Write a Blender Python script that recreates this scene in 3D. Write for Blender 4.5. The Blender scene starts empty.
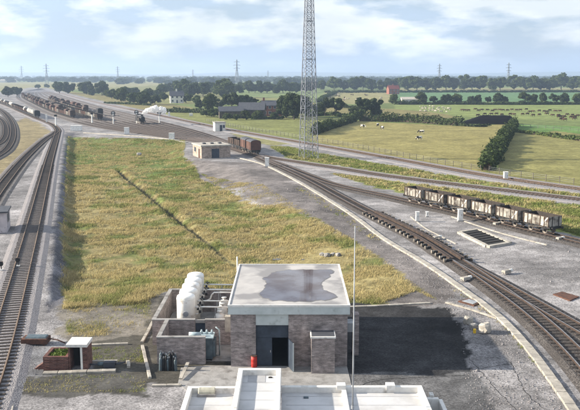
import bpy, math, random
import numpy as np
from mathutils import Vector, Matrix

random.seed(7)
rng = np.random.default_rng(11)
R = math.radians
scn = bpy.context.scene
col = scn.collection

# ------------------------------------------------------------------ camera
CAM_H = 19.0
FPX = 805.0                      # 50 mm lens on 36 mm film, frame 580 units wide
PITCH = math.atan(130.0 / FPX)
cd = bpy.data.cameras.new('camera')
cd.sensor_width = 36.0
cd.lens = 36.0 * FPX / 580.0
cd.clip_start = 0.5
cd.clip_end = 40000.0
cam = bpy.data.objects.new('camera', cd)
cam.location = (0, 0, CAM_H)
cam.rotation_euler = (math.pi / 2 - PITCH, 0, 0)
col.objects.link(cam)
scn.camera = cam

# ------------------------------------------------------------------ sky + sun
SUN_EL = R(21.5)
SUN_AZ = R(272.0)                 # compass bearing of the sun (0 = +Y, 90 = +X)
w = bpy.data.worlds.new('World')
scn.world = w
w.use_nodes = True
nt = w.node_tree
nt.nodes.clear()
N = nt.nodes.new
out = N('ShaderNodeOutputWorld')
bg = N('ShaderNodeBackground')
sky = N('ShaderNodeTexSky')
sky.sky_type = 'NISHITA'
sky.sun_disc = False
sky.sun_elevation = SUN_EL
sky.sun_rotation = SUN_AZ
sky.air_density = 1.0
sky.dust_density = 1.6
sky.ozone_density = 1.5
tc = N('ShaderNodeTexCoord')
sep = N('ShaderNodeSeparateXYZ')
nt.links.new(tc.outputs['Generated'], sep.inputs[0])
# project the direction on to a flat cloud deck
zc = N('ShaderNodeMath'); zc.operation = 'MAXIMUM'; zc.inputs[1].default_value = 0.0
nt.links.new(sep.outputs['Z'], zc.inputs[0])
za = N('ShaderNodeMath'); za.operation = 'ADD'; za.inputs[1].default_value = 0.10
nt.links.new(zc.outputs[0], za.inputs[0])
dx = N('ShaderNodeMath'); dx.operation = 'DIVIDE'
dy = N('ShaderNodeMath'); dy.operation = 'DIVIDE'
nt.links.new(sep.outputs['X'], dx.inputs[0]); nt.links.new(za.outputs[0], dx.inputs[1])
nt.links.new(sep.outputs['Y'], dy.inputs[0]); nt.links.new(za.outputs[0], dy.inputs[1])
cx = N('ShaderNodeCombineXYZ')
nt.links.new(dx.outputs[0], cx.inputs[0]); nt.links.new(dy.outputs[0], cx.inputs[1])
cmap = N('ShaderNodeMapping'); cmap.inputs['Scale'].default_value = (1.0, 1.0, 3.2)
nt.links.new(tc.outputs['Generated'], cmap.inputs['Vector'])
n1 = N('ShaderNodeTexNoise'); n1.inputs['Scale'].default_value = 5.5
n1.inputs['Detail'].default_value = 9; n1.inputs['Roughness'].default_value = 0.58
n1.inputs['Distortion'].default_value = 0.25
nt.links.new(cmap.outputs[0], n1.inputs['Vector'])
r1 = N('ShaderNodeValToRGB')
r1.color_ramp.elements[0].position = 0.40; r1.color_ramp.elements[0].color = (0.55, 0.55, 0.55, 1)
r1.color_ramp.elements[1].position = 0.66; r1.color_ramp.elements[1].color = (1, 1, 1, 1)
nt.links.new(n1.outputs['Fac'], r1.inputs[0])
n2 = N('ShaderNodeTexNoise'); n2.inputs['Scale'].default_value = 9.0
n2.inputs['Detail'].default_value = 6; n2.inputs['Roughness'].default_value = 0.55
nt.links.new(cmap.outputs[0], n2.inputs['Vector'])
r2 = N('ShaderNodeValToRGB')
r2.color_ramp.elements[0].position = 0.44; r2.color_ramp.elements[0].color = (5.0, 6.3, 8.1, 1)
r2.color_ramp.elements[1].position = 0.575; r2.color_ramp.elements[1].color = (11.8, 12.0, 12.2, 1)
nt.links.new(n2.outputs['Fac'], r2.inputs[0])
mx = N('ShaderNodeMix'); mx.data_type = 'RGBA'
cf = N('ShaderNodeMath'); cf.operation = 'MULTIPLY'; cf.inputs[1].default_value = 0.92
nt.links.new(r1.outputs[0], cf.inputs[0])
nt.links.new(cf.outputs[0], mx.inputs['Factor'])
nt.links.new(sky.outputs[0], mx.inputs['A'])
nt.links.new(r2.outputs[0], mx.inputs['B'])
nt.links.new(mx.outputs['Result'], bg.inputs['Color'])
bg.inputs['Strength'].default_value = 0.05
nt.links.new(bg.outputs[0], out.inputs['Surface'])

sd = bpy.data.lights.new('sun', 'SUN')
sd.energy = 5.0
sd.angle = R(0.6)
sd.color = (1.0, 0.90, 0.74)
sun = bpy.data.objects.new('sun', sd)
dvec = Vector((math.sin(SUN_AZ) * math.cos(SUN_EL), math.cos(SUN_AZ) * math.cos(SUN_EL), math.sin(SUN_EL)))
sun.rotation_euler = dvec.to_track_quat('Z', 'Y').to_euler()
sun.location = (-60, 40, 60)
col.objects.link(sun)

vs = scn.view_settings
vs.view_transform = 'Standard'
vs.look = 'None'
vs.gamma = 1.0
vs.use_curve_mapping = False
vs.exposure = 1.32
scn.cycles.use_denoising = True
scn.cycles.max_bounces = 4
scn.cycles.diffuse_bounces = 2
scn.cycles.volume_bounces = 0
scn.cycles.transparent_max_bounces = 8

# ------------------------------------------------------------------ helpers
_cp, _sp = math.cos(PITCH), math.sin(PITCH)
def P(px, py, z=0.0):
    """surveyed point: where the sight line through the photo position meets height z"""
    rx = (px - 290.0) / FPX
    ry = (py - 205.0) / FPX
    d = Vector((rx, _cp - ry * _sp, -_sp - ry * _cp))
    t = (z - CAM_H) / d.z
    return Vector((d.x * t, d.y * t, z))

def link(o, parent=None):
    col.objects.link(o)
    if parent is not None:
        o.parent = parent
    return o

def tag(o, label=None, cat=None, group=None, kind=None):
    if label: o['label'] = label
    if cat: o['category'] = cat
    if group: o['group'] = group
    if kind: o['kind'] = kind
    return o

def thing(name, loc, label, cat, group=None, rz=0.0):
    o = bpy.data.objects.new(name, None)
    o.empty_display_size = 0.3
    o.location = loc
    o.rotation_euler = (0, 0, rz)
    link(o)
    return tag(o, label, cat, group)

class MB:
    def __init__(s):
        s.v = []; s.f = []; s.m = []
    def add(s, vs, fs, mi=0):
        b = len(s.v)
        s.v += [tuple(v) for v in vs]
        s.f += [tuple(b + i for i in f) for f in fs]
        s.m += [mi] * len(fs)
        return s
    def box(s, x0, x1, y0, y1, z0, z1, mi=0):
        return s.add([(x0,y0,z0),(x1,y0,z0),(x1,y1,z0),(x0,y1,z0),(x0,y0,z1),(x1,y0,z1),(x1,y1,z1),(x0,y1,z1)],
                     [(0,3,2,1),(4,5,6,7),(0,1,5,4),(1,2,6,5),(2,3,7,6),(3,0,4,7)], mi)
    def bbox(s, x0, x1, y0, y1, z0, z1, b=0.02, mi=0):
        """box with chamfered top edges"""
        return s.add([(x0,y0,z0),(x1,y0,z0),(x1,y1,z0),(x0,y1,z0),
                      (x0,y0,z1-b),(x1,y0,z1-b),(x1,y1,z1-b),(x0,y1,z1-b),
                      (x0+b,y0+b,z1),(x1-b,y0+b,z1),(x1-b,y1-b,z1),(x0+b,y1-b,z1)],
                     [(0,3,2,1),(0,1,5,4),(1,2,6,5),(2,3,7,6),(3,0,4,7),(4,5,9,8),(5,6,10,9),(6,7,11,10),(7,4,8,11),(8,9,10,11)], mi)
    def prism(s, pts, z0, z1, mi=0):
        n = len(pts)
        a = sum(pts[i][0]*pts[(i+1)%n][1]-pts[(i+1)%n][0]*pts[i][1] for i in range(n))
        if a < 0: pts = pts[::-1]
        vs = [(p[0],p[1],z0) for p in pts] + [(p[0],p[1],z1) for p in pts]
        fs = [tuple(range(n-1,-1,-1)), tuple(range(n,2*n))] + [(i,(i+1)%n,n+(i+1)%n,n+i) for i in range(n)]
        return s.add(vs, fs, mi)
    def bar(s, a, b, wd, ht=None, mi=0):
        a, b = Vector(a), Vector(b)
        ht = ht or wd
        d = (b-a)
        if d.length < 1e-6: return s
        d.normalize()
        up = Vector((0,0,1)) if abs(d.z) < 0.95 else Vector((1,0,0))
        r = d.cross(up).normalized(); u = r.cross(d)
        vs = []
        for p in (a, b):
            for i, j in ((-1,-1),(1,-1),(1,1),(-1,1)):
                vs.append(p + r*(i*wd/2) + u*(j*ht/2))
        return s.add(vs, [(0,1,2,3),(7,6,5,4),(0,4,5,1),(1,5,6,2),(2,6,7,3),(3,7,4,0)], mi)
    def tube(s, pts, r, n=8, mi=0, caps=True):
        pts = [Vector(p) for p in pts]
        rr = r if isinstance(r, (list, tuple)) else [r]*len(pts)
        vs = []; k = len(pts)
        for i, p in enumerate(pts):
            d = (pts[min(i+1,k-1)] - pts[max(i-1,0)])
            if d.length < 1e-9: d = Vector((0,0,1))
            d.normalize()
            up = Vector((0,0,1)) if abs(d.z) < 0.95 else Vector((1,0,0))
            a = d.cross(up).normalized(); b = a.cross(d)
            for j in range(n):
                t = 2*math.pi*j/n
                vs.append(p + a*(math.cos(t)*rr[i]) + b*(math.sin(t)*rr[i]))
        fs = []
        for i in range(k-1):
            for j in range(n):
                fs.append((i*n+j, i*n+(j+1)%n, (i+1)*n+(j+1)%n, (i+1)*n+j))
        if caps:
            fs.append(tuple(range(n-1,-1,-1))); fs.append(tuple((k-1)*n+j for j in range(n)))
        return s.add(vs, fs, mi)
    def lathe(s, prof, c=(0,0,0), n=16, mi=0, axis='z'):
        vs = []
        for r, h in prof:
            for j in range(n):
                t = 2*math.pi*j/n
                x, y = r*math.cos(t), r*math.sin(t)
                if axis == 'z': v = (c[0]+x, c[1]+y, c[2]+h)
                elif axis == 'y': v = (c[0]+x, c[1]+h, c[2]+y)
                else: v = (c[0]+h, c[1]+x, c[2]+y)
                vs.append(v)
        k = len(prof); fs = []
        for i in range(k-1):
            for j in range(n):
                fs.append((i*n+j, i*n+(j+1)%n, (i+1)*n+(j+1)%n, (i+1)*n+j))
        fs.append(tuple(range(n-1,-1,-1))); fs.append(tuple((k-1)*n+j for j in range(n)))
        return s.add(vs, fs, mi)
    def mesh(s, name, mats, smooth=False):
        me = bpy.data.meshes.new(name)
        me.from_pydata(s.v, [], s.f)
        if not isinstance(mats, (list, tuple)): mats = [mats]
        for m in mats: me.materials.append(m)
        if len(mats) > 1: me.polygons.foreach_set('material_index', s.m)
        if smooth: me.polygons.foreach_set('use_smooth', [True]*len(s.f))
        me.update()
        return me
    def build(s, name, mats, parent=None, smooth=False, loc=None):
        o = bpy.data.objects.new(name, s.mesh(name, mats, smooth))
        if loc is not None: o.location = loc
        return link(o, parent)

def inst(name, me, parent=None, loc=(0,0,0), rz=0.0, sc=None):
    o = bpy.data.objects.new(name, me)
    o.location = loc; o.rotation_euler = (0,0,rz)
    if sc is not None: o.scale = sc if isinstance(sc, (tuple, list)) else (sc,sc,sc)
    return link(o, parent)

def copy_tree(o, parent=None):
    c = o.copy(); link(c, parent)
    for ch in list(o.children):
        copy_tree(ch, c)
    return c

def np_mesh(name, V, F, mats, cols=None, smooth=False):
    """V (n,3), F (m,k) arrays"""
    me = bpy.data.meshes.new(name)
    k = F.shape[1]
    me.vertices.add(len(V)); me.vertices.foreach_set('co', V.astype(np.float32).ravel())
    me.loops.add(F.size); me.loops.foreach_set('vertex_index', F.astype(np.int32).ravel())
    me.polygons.add(len(F))
    me.polygons.foreach_set('loop_start', np.arange(0, F.size, k, dtype=np.int32))
    me.polygons.foreach_set('loop_total', np.full(len(F), k, dtype=np.int32))
    if cols:
        for nm, a in cols.items():
            if a.ndim == 2:
                at = me.attributes.new(nm, 'FLOAT_COLOR', 'POINT')
                rgba = np.ones((len(V), 4), np.float32); rgba[:, :3] = a
                at.data.foreach_set('color', rgba.ravel())
            else:
                at = me.attributes.new(nm, 'FLOAT', 'POINT')
                at.data.foreach_set('value', a.astype(np.float32))
    for m in (mats if isinstance(mats, (list, tuple)) else [mats]): me.materials.append(m)
    if smooth: me.polygons.foreach_set('use_smooth', np.ones(len(F), dtype=bool))
    me.update(calc_edges=True)
    me.validate()
    return me

# ------------------------------------------------------------------ materials
def mat(name, c1, c2=None, scale=2.0, rough=0.85, bump=0.0, bscale=None, metal=0.0, spots=None, detail=5, rand=0.0, spec=0.3, contrast=(0.35,0.65)):
    m = bpy.data.materials.new(name); m.use_nodes = True
    t = m.node_tree; b = t.nodes['Principled BSDF']
    b.inputs['Roughness'].default_value = rough
    b.inputs['Metallic'].default_value = metal
    b.inputs['Specular IOR Level'].default_value = spec
    c2 = c2 or tuple(x*0.72 for x in c1)
    g = t.nodes.new('ShaderNodeNewGeometry')
    n = t.nodes.new('ShaderNodeTexNoise'); n.inputs['Scale'].default_value = scale
    n.inputs['Detail'].default_value = detail; n.inputs['Roughness'].default_value = 0.62
    t.links.new(g.outputs['Position'], n.inputs['Vector'])
    r = t.nodes.new('ShaderNodeValToRGB')
    r.color_ramp.elements[0].position = contrast[0]; r.color_ramp.elements[0].color = (*c2, 1)
    r.color_ramp.elements[1].position = contrast[1]; r.color_ramp.elements[1].color = (*c1, 1)
    t.links.new(n.outputs['Fac'], r.inputs[0])
    src = r.outputs[0]
    if spots:
        c3, sscale, lo, hi = spots
        n2 = t.nodes.new('ShaderNodeTexNoise'); n2.inputs['Scale'].default_value = sscale
        n2.inputs['Detail'].default_value = 6
        t.links.new(g.outputs['Position'], n2.inputs['Vector'])
        mr = t.nodes.new('ShaderNodeMapRange'); mr.inputs['From Min'].default_value = lo; mr.inputs['From Max'].default_value = hi
        t.links.new(n2.outputs['Fac'], mr.inputs['Value'])
        x = t.nodes.new('ShaderNodeMix'); x.data_type = 'RGBA'
        t.links.new(mr.outputs[0], x.inputs['Factor']); t.links.new(src, x.inputs['A'])
        x.inputs['B'].default_value = (*c3, 1)
        src = x.outputs['Result']
    if rand:
        oi = t.nodes.new('ShaderNodeObjectInfo')
        mr = t.nodes.new('ShaderNodeMapRange'); mr.inputs['To Min'].default_value = 1-rand; mr.inputs['To Max'].default_value = 1+rand
        t.links.new(oi.outputs['Random'], mr.inputs['Value'])
        x = t.nodes.new('ShaderNodeMix'); x.data_type = 'RGBA'; x.blend_type = 'MULTIPLY'; x.inputs['Factor'].default_value = 1
        t.links.new(src, x.inputs['A']); t.links.new(mr.outputs[0], x.inputs['B'])
        src = x.outputs['Result']
    t.links.new(src, b.inputs['Base Color'])
    if bump:
        n3 = t.nodes.new('ShaderNodeTexNoise'); n3.inputs['Scale'].default_value = bscale or scale*3
        n3.inputs['Detail'].default_value = 4
        t.links.new(g.outputs['Position'], n3.inputs['Vector'])
        bp = t.nodes.new('ShaderNodeBump'); bp.inputs['Strength'].default_value = bump; bp.inputs['Distance'].default_value = 0.05
        t.links.new(n3.outputs['Fac'], bp.inputs['Height']); t.links.new(bp.outputs[0], b.inputs['Normal'])
    return m

def brick_mat(name, c1, c2, mortar, axis='xz', rough=0.9, bw=0.225, bh=0.075):
    m = bpy.data.materials.new(name); m.use_nodes = True
    t = m.node_tree; b = t.nodes['Principled BSDF']; b.inputs['Roughness'].default_value = rough
    b.inputs['Specular IOR Level'].default_value = 0.2
    tcn = t.nodes.new('ShaderNodeTexCoord')
    geo = t.nodes.new('ShaderNodeNewGeometry')
    s3 = t.nodes.new('ShaderNodeSeparateXYZ'); t.links.new(tcn.outputs['Object'], s3.inputs[0])
    # run along x+y so both faces of a wall get courses
    ad = t.nodes.new('ShaderNodeMath'); ad.operation = 'ADD'
    t.links.new(s3.outputs[0], ad.inputs[0]); t.links.new(s3.outputs[1], ad.inputs[1])
    cb = t.nodes.new('ShaderNodeCombineXYZ'); t.links.new(ad.outputs[0], cb.inputs[0]); t.links.new(s3.outputs[2], cb.inputs[1])
    br = t.nodes.new('ShaderNodeTexBrick'); br.inputs['Scale'].default_value = 1.0
    br.inputs['Brick Width'].default_value = bw; br.inputs['Row Height'].default_value = bh
    br.inputs['Mortar Size'].default_value = 0.008
    br.inputs['Color1'].default_value = (*c1,1); br.inputs['Color2'].default_value = (*c2,1); br.inputs['Mortar'].default_value = (*mortar,1)
    t.links.new(cb.outputs[0], br.inputs['Vector'])
    n = t.nodes.new('ShaderNodeTexNoise'); n.inputs['Scale'].default_value = 1.6; n.inputs['Detail'].default_value = 7; n.inputs['Roughness'].default_value = 0.7
    t.links.new(geo.outputs['Position'], n.inputs['Vector'])
    mr = t.nodes.new('ShaderNodeMapRange'); mr.inputs['From Min'].default_value = 0.3; mr.inputs['From Max'].default_value = 0.7
    mr.inputs['To Min'].default_value = 0.55; mr.inputs['To Max'].default_value = 1.35
    t.links.new(n.outputs['Fac'], mr.inputs['Value'])
    # course to course tone
    n4 = t.nodes.new('ShaderNodeTexNoise'); n4.inputs['Scale'].default_value = 1.0; n4.inputs['Detail'].default_value = 3
    mp = t.nodes.new('ShaderNodeMapping'); mp.inputs['Scale'].default_value = (2.2, 2.2, 9.0)
    t.links.new(geo.outputs['Position'], mp.inputs['Vector']); t.links.new(mp.outputs[0], n4.inputs['Vector'])
    mr2 = t.nodes.new('ShaderNodeMapRange'); mr2.inputs['From Min'].default_value = 0.3; mr2.inputs['From Max'].default_value = 0.7
    mr2.inputs['To Min'].default_value = 0.7; mr2.inputs['To Max'].default_value = 1.25
    t.links.new(n4.outputs['Fac'], mr2.inputs['Value'])
    mm = t.nodes.new('ShaderNodeMath'); mm.operation = 'MULTIPLY'; t.links.new(mr.outputs[0], mm.inputs[0]); t.links.new(mr2.outputs[0], mm.inputs[1])
    x = t.nodes.new('ShaderNodeMix'); x.data_type = 'RGBA'; x.blend_type = 'MULTIPLY'; x.inputs['Factor'].default_value = 1
    t.links.new(br.outputs['Color'], x.inputs['A']); t.links.new(mm.outputs[0], x.inputs['B'])
    t.links.new(x.outputs['Result'], b.inputs['Base Color'])
    bp = t.nodes.new('ShaderNodeBump'); bp.inputs['Strength'].default_value = 0.5; bp.inputs['Distance'].default_value = 0.01; bp.invert = True
    t.links.new(br.outputs['Fac'], bp.inputs['Height']); t.links.new(bp.outputs[0], b.inputs['Normal'])
    return m

def stone_mat(name, c1, c2, c3, scale=9.0, big=0.35):
    """loose stone ballast"""
    m = bpy.data.materials.new(name); m.use_nodes = True
    t = m.node_tree; b = t.nodes['Principled BSDF']; b.inputs['Roughness'].default_value = 0.95; b.inputs['Specular IOR Level'].default_value = 0.15
    g = t.nodes.new('ShaderNodeNewGeometry')
    v = t.nodes.new('ShaderNodeTexVoronoi'); v.inputs['Scale'].default_value = scale
    t.links.new(g.outputs['Position'], v.inputs['Vector'])
    s = t.nodes.new('ShaderNodeSeparateColor'); t.links.new(v.outputs['Color'], s.inputs[0])
    r = t.nodes.new('ShaderNodeValToRGB')
    e = r.color_ramp.elements; e[0].position = 0.0; e[0].color = (*c2,1); e[1].position = 1.0; e[1].color = (*c1,1)
    t.links.new(s.outputs[0], r.inputs[0])
    n = t.nodes.new('ShaderNodeTexNoise'); n.inputs['Scale'].default_value = big; n.inputs['Detail'].default_value = 8; n.inputs['Roughness'].default_value = 0.65
    t.links.new(g.outputs['Position'], n.inputs['Vector'])
    mr = t.nodes.new('ShaderNodeMapRange'); mr.inputs['From Min'].default_value = 0.38; mr.inputs['From Max'].default_value = 0.68
    t.links.new(n.outputs['Fac'], mr.inputs['Value'])
    x = t.nodes.new('ShaderNodeMix'); x.data_type = 'RGBA'
    t.links.new(mr.outputs[0], x.inputs['Factor']); t.links.new(r.outputs[0], x.inputs['A']); x.inputs['B'].default_value = (*c3,1)
    t.links.new(x.outputs['Result'], b.inputs['Base Color'])
    bp = t.nodes.new('ShaderNodeBump'); bp.inputs['Strength'].default_value = 0.8; bp.inputs['Distance'].default_value = 0.05; bp.invert = True
    t.links.new(v.outputs['Distance'], bp.inputs['Height']); t.links.new(bp.outputs[0], b.inputs['Normal'])
    return m

def leaf_mat(name, c1, c2, scale=0.6, trans=0.25):
    m = bpy.data.materials.new(name); m.use_nodes = True
    t = m.node_tree; b = t.nodes['Principled BSDF']; b.inputs['Roughness'].default_value = 0.75; b.inputs['Specular IOR Level'].default_value = 0.2
    g = t.nodes.new('ShaderNodeNewGeometry')
    n = t.nodes.new('ShaderNodeTexNoise'); n.inputs['Scale'].default_value = scale; n.inputs['Detail'].default_value = 6; n.inputs['Roughness'].default_value = 0.7
    t.links.new(g.outputs['Position'], n.inputs['Vector'])
    r = t.nodes.new('ShaderNodeValToRGB'); e = r.color_ramp.elements
    e[0].position = 0.35; e[0].color = (*c2,1); e[1].position = 0.65; e[1].color = (*c1,1)
    t.links.new(n.outputs['Fac'], r.inputs[0])
    oi = t.nodes.new('ShaderNodeObjectInfo')
    mr = t.nodes.new('ShaderNodeMapRange'); mr.inputs['To Min'].default_value = 0.75; mr.inputs['To Max'].default_value = 1.3
    t.links.new(oi.outputs['Random'], mr.inputs['Value'])
    x = t.nodes.new('ShaderNodeMix'); x.data_type = 'RGBA'; x.blend_type = 'MULTIPLY'; x.inputs['Factor'].default_value = 1
    t.links.new(r.outputs[0], x.inputs['A']); t.links.new(mr.outputs[0], x.inputs['B'])
    t.links.new(x.outputs['Result'], b.inputs['Base Color'])
    tr = t.nodes.new('ShaderNodeBsdfTranslucent'); t.links.new(x.outputs['Result'], tr.inputs['Color'])
    ms = t.nodes.new('ShaderNodeMixShader'); ms.inputs[0].default_value = trans
    t.links.new(b.outputs[0], ms.inputs[1]); t.links.new(tr.outputs[0], ms.inputs[2])
    t.links.new(ms.outputs[0], t.nodes['Material Output'].inputs['Surface'])
    return m

M = {}
M['ballast'] = stone_mat('ballast', (0.31,0.295,0.30), (0.10,0.095,0.105), (0.235,0.22,0.225), scale=13.0)
M['ballast_dark'] = stone_mat('ballast_dark', (0.13,0.118,0.112), (0.025,0.023,0.023), (0.06,0.053,0.05), scale=13.0)
M['ballast_far'] = stone_mat('ballast_far', (0.17,0.158,0.155), (0.07,0.064,0.063), (0.12,0.11,0.107), scale=3.0, big=0.1)
M['rail_rust'] = mat('rail_rust', (0.11,0.07,0.047), (0.05,0.033,0.023), 3.0, 0.8)
M['rail_dark'] = mat('rail_dark', (0.055,0.036,0.028), (0.03,0.02,0.016), 3.0, 0.8)
M['rail_top'] = mat('rail_top', (0.34,0.32,0.31), (0.2,0.18,0.17), 2.0, 0.38, metal=0.7)
M['rail_top_rust'] = mat('rail_top_rust', (0.25,0.18,0.125), (0.15,0.10,0.07), 2.0, 0.6, metal=0.2)
M['sleeper'] = mat('sleeper', (0.07,0.057,0.05), (0.025,0.02,0.018), 5.0, 0.9, bump=0.4, rand=0.3)
M['sleeper_pale'] = mat('sleeper_pale', (0.17,0.145,0.13), (0.07,0.06,0.055), 5.0, 0.9, bump=0.4, rand=0.25)
M['concrete'] = mat('concrete', (0.40,0.37,0.325), (0.26,0.24,0.215), 1.6, 0.88, bump=0.25, bscale=14, spots=((0.17,0.16,0.14), 2.4, 0.56, 0.75), rand=0.12)
M['concrete_grey'] = mat('concrete_grey', (0.30,0.29,0.285), (0.19,0.185,0.18), 1.2, 0.9, bump=0.3, bscale=12, spots=((0.13,0.12,0.115), 1.1, 0.55, 0.72), rand=0.1)
M['white'] = mat('white_paint', (0.78,0.78,0.76), (0.60,0.59,0.56), 2.5, 0.6, spots=((0.38,0.34,0.28), 3.5, 0.62, 0.8))
M['tank_white'] = mat('tank_white', (0.80,0.80,0.78), (0.68,0.67,0.64), 1.5, 0.42, spots=((0.30,0.22,0.15), 2.0, 0.58, 0.85))
M['roof_white'] = mat('roof_white', (0.52,0.52,0.53), (0.43,0.43,0.44), 0.7, 0.8, bump=0.1, bscale=9, spots=((0.27,0.26,0.25), 0.55, 0.50, 0.80))
M['parapet'] = mat('parapet', (0.70,0.69,0.67), (0.56,0.55,0.53), 2.2, 0.75, spots=((0.26,0.245,0.22), 2.2, 0.54, 0.78))
M['brick_mauve'] = brick_mat('brick_mauve', (0.33,0.275,0.262), (0.22,0.185,0.18), (0.33,0.305,0.295))
M['brick_tan'] = brick_mat('brick_tan', (0.36,0.285,0.24), (0.27,0.21,0.18), (0.40,0.35,0.31))
M['brick_red'] = brick_mat('brick_red', (0.15,0.065,0.052), (0.10,0.045,0.04), (0.18,0.14,0.125))
M['brick_house'] = brick_mat('brick_house', (0.24,0.08,0.052), (0.18,0.062,0.045), (0.25,0.17,0.14))
M['fascia'] = mat('fascia', (0.50,0.54,0.54), (0.40,0.44,0.44), 1.3, 0.6, spots=((0.25,0.26,0.25), 2.2, 0.6, 0.85))
M['dark_door'] = mat('dark_door', (0.045,0.06,0.085), (0.025,0.034,0.05), 2.0, 0.5)
M['void'] = mat('dark_interior', (0.015,0.015,0.016), (0.008,0.008,0.008), 2.0, 0.95)
M['slate'] = mat('slate', (0.075,0.08,0.095), (0.045,0.048,0.06), 1.5, 0.75)
M['red_tile'] = mat('red_tile', (0.17,0.04,0.032), (0.11,0.03,0.026), 0.8, 0.85)
M['timber_dark'] = mat('timber_dark', (0.10,0.085,0.07), (0.05,0.043,0.037), 1.2, 0.9)
M['render_white'] = mat('render_white', (0.70,0.68,0.62), (0.55,0.53,0.48), 0.8, 0.9)
M['machine'] = mat('machine', (0.10,0.14,0.165), (0.05,0.07,0.085), 2.5, 0.5, spots=((0.13,0.08,0.05), 5, 0.6, 0.8))
M['machine_pale'] = mat('machine_pale', (0.38,0.46,0.50), (0.24,0.31,0.34), 3, 0.5)
M['red'] = mat('red_paint', (0.48,0.035,0.025), (0.34,0.025,0.02), 4, 0.5, spots=((0.15,0.05,0.03), 7, 0.6, 0.8))
M['rust'] = mat('rust', (0.12,0.055,0.036), (0.05,0.028,0.022), 3.5, 0.9, bump=0.3)
M['black'] = mat('black_paint', (0.022,0.022,0.024), (0.011,0.011,0.012), 3, 0.6)
M['steel'] = mat('galvanised', (0.40,0.42,0.44), (0.26,0.27,0.29), 1.5, 0.55, metal=0.35)
M['tower_steel'] = mat('tower_steel', (0.25,0.265,0.30), (0.14,0.15,0.18), 0.6, 0.6, metal=0.2)
M['pylon_steel'] = mat('pylon_steel', (0.20,0.22,0.24), (0.15,0.165,0.18), 0.3, 0.7, metal=0.2)
M['lamp_glass'] = mat('lamp_glass', (0.30,0.32,0.33), (0.22,0.24,0.25), 2, 0.15)
M['wagon_grey'] = mat('wagon_grey', (0.36,0.345,0.31), (0.16,0.148,0.13), 0.8, 0.8, spots=((0.055,0.042,0.036), 1.5, 0.47, 0.66), rand=0.4)
M['wagon_in'] = mat('wagon_inside', (0.05,0.042,0.038), (0.025,0.021,0.019), 3, 0.95)
M['wagon_bauxite'] = mat('wagon_bauxite', (0.105,0.053,0.04), (0.05,0.028,0.022), 1.2, 0.85, spots=((0.045,0.035,0.03), 1.6, 0.52, 0.7), rand=0.25)
M['wagon_brown'] = mat('wagon_brown', (0.085,0.058,0.047), (0.035,0.026,0.022), 1.2, 0.85, rand=0.3)
M['wagon_van'] = mat('wagon_van', (0.13,0.066,0.05), (0.075,0.042,0.034), 1.2, 0.85, spots=((0.09,0.05,0.04), 1.6, 0.55, 0.7))
M['wheel'] = mat('wheel', (0.26,0.23,0.20), (0.12,0.10,0.085), 4, 0.7)
M['wheel_white'] = mat('wheel_tyre', (0.52,0.48,0.42), (0.3,0.27,0.23), 4, 0.5)
M['stripe'] = mat('stripe_white', (0.75,0.74,0.70), (0.5,0.48,0.44), 5, 0.7)
M['beam'] = mat('retarder_beam', (0.085,0.06,0.048), (0.035,0.025,0.021), 2.0, 0.6, metal=0.3)
M['leaf_dark'] = leaf_mat('leaf_dark', (0.058,0.085,0.022), (0.016,0.027,0.010), 0.8)
M['leaf_mid'] = leaf_mat('leaf_mid', (0.088,0.118,0.028), (0.026,0.042,0.012), 0.8)
M['leaf_hedge'] = leaf_mat('leaf_hedge', (0.062,0.09,0.022), (0.015,0.026,0.009), 0.8)
M['leaf_weed'] = leaf_mat('leaf_weed', (0.13,0.19,0.03), (0.06,0.09,0.02), 2.0)
M['bark'] = mat('bark', (0.085,0.065,0.05), (0.045,0.035,0.028), 2, 0.95)
M['black_sheet'] = mat('black_sheet', (0.005,0.005,0.006), (0.003,0.003,0.004), 0.5, 0.9, spec=0.08, bump=0.4, bscale=1.2)
M['cow_brown'] = mat('cow_brown', (0.085,0.045,0.028), (0.04,0.022,0.015), 0.6, 0.9, rand=0.3)
M['cow_pied'] = mat('cow_pied', (0.62,0.59,0.54), (0.02,0.018,0.017), 1.1, 0.9, contrast=(0.52,0.545), detail=1)
M['wool'] = mat('wool', (0.46,0.43,0.36), (0.25,0.22,0.18), 3, 0.95)
M['tank_grey'] = mat('tank_grey', (0.50,0.49,0.46), (0.28,0.27,0.25), 0.8, 0.6, spots=((0.10,0.09,0.08), 1.1, 0.52, 0.7), rand=0.3)
M['post'] = mat('fence_post', (0.22,0.19,0.16), (0.13,0.11,0.09), 3, 0.9)
M['steam'] = None

# ------------------------------------------------------------------ numpy noise
def vnoise(x, y, seed=0):
    xi = np.floor(x).astype(np.int64); yi = np.floor(y).astype(np.int64)
    fx = x - xi; fy = y - yi
    fx = fx*fx*(3-2*fx); fy = fy*fy*(3-2*fy)
    def h(a, b):
        n = (a*374761393 + b*668265263 + seed*982451653) & 0x7fffffff
        n = ((n ^ (n >> 13)) * 1274126177) & 0x7fffffff
        n = n ^ (n >> 16)
        return (n & 0xffff) / 65535.0
    return (h(xi,yi)*(1-fx)+h(xi+1,yi)*fx)*(1-fy) + (h(xi,yi+1)*(1-fx)+h(xi+1,yi+1)*fx)*fy
def fbm(x, y, seed=0, o=4):
    s = 0; a = 0.5; t = 0
    for i in range(o):
        s = s + a*vnoise(x*2**i, y*2**i, seed+i); t += a; a *= 0.5
    return s/t
def inpoly(x, y, poly):
    c = np.zeros(x.shape, bool); n = len(poly)
    for i in range(n):
        x0,y0 = poly[i]; x1,y1 = poly[(i+1)%n]
        if y0 == y1: continue
        c ^= ((y0 > y) != (y1 > y)) & (x < (x1-x0)*(y-y0)/(y1-y0)+x0)
    return c
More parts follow.
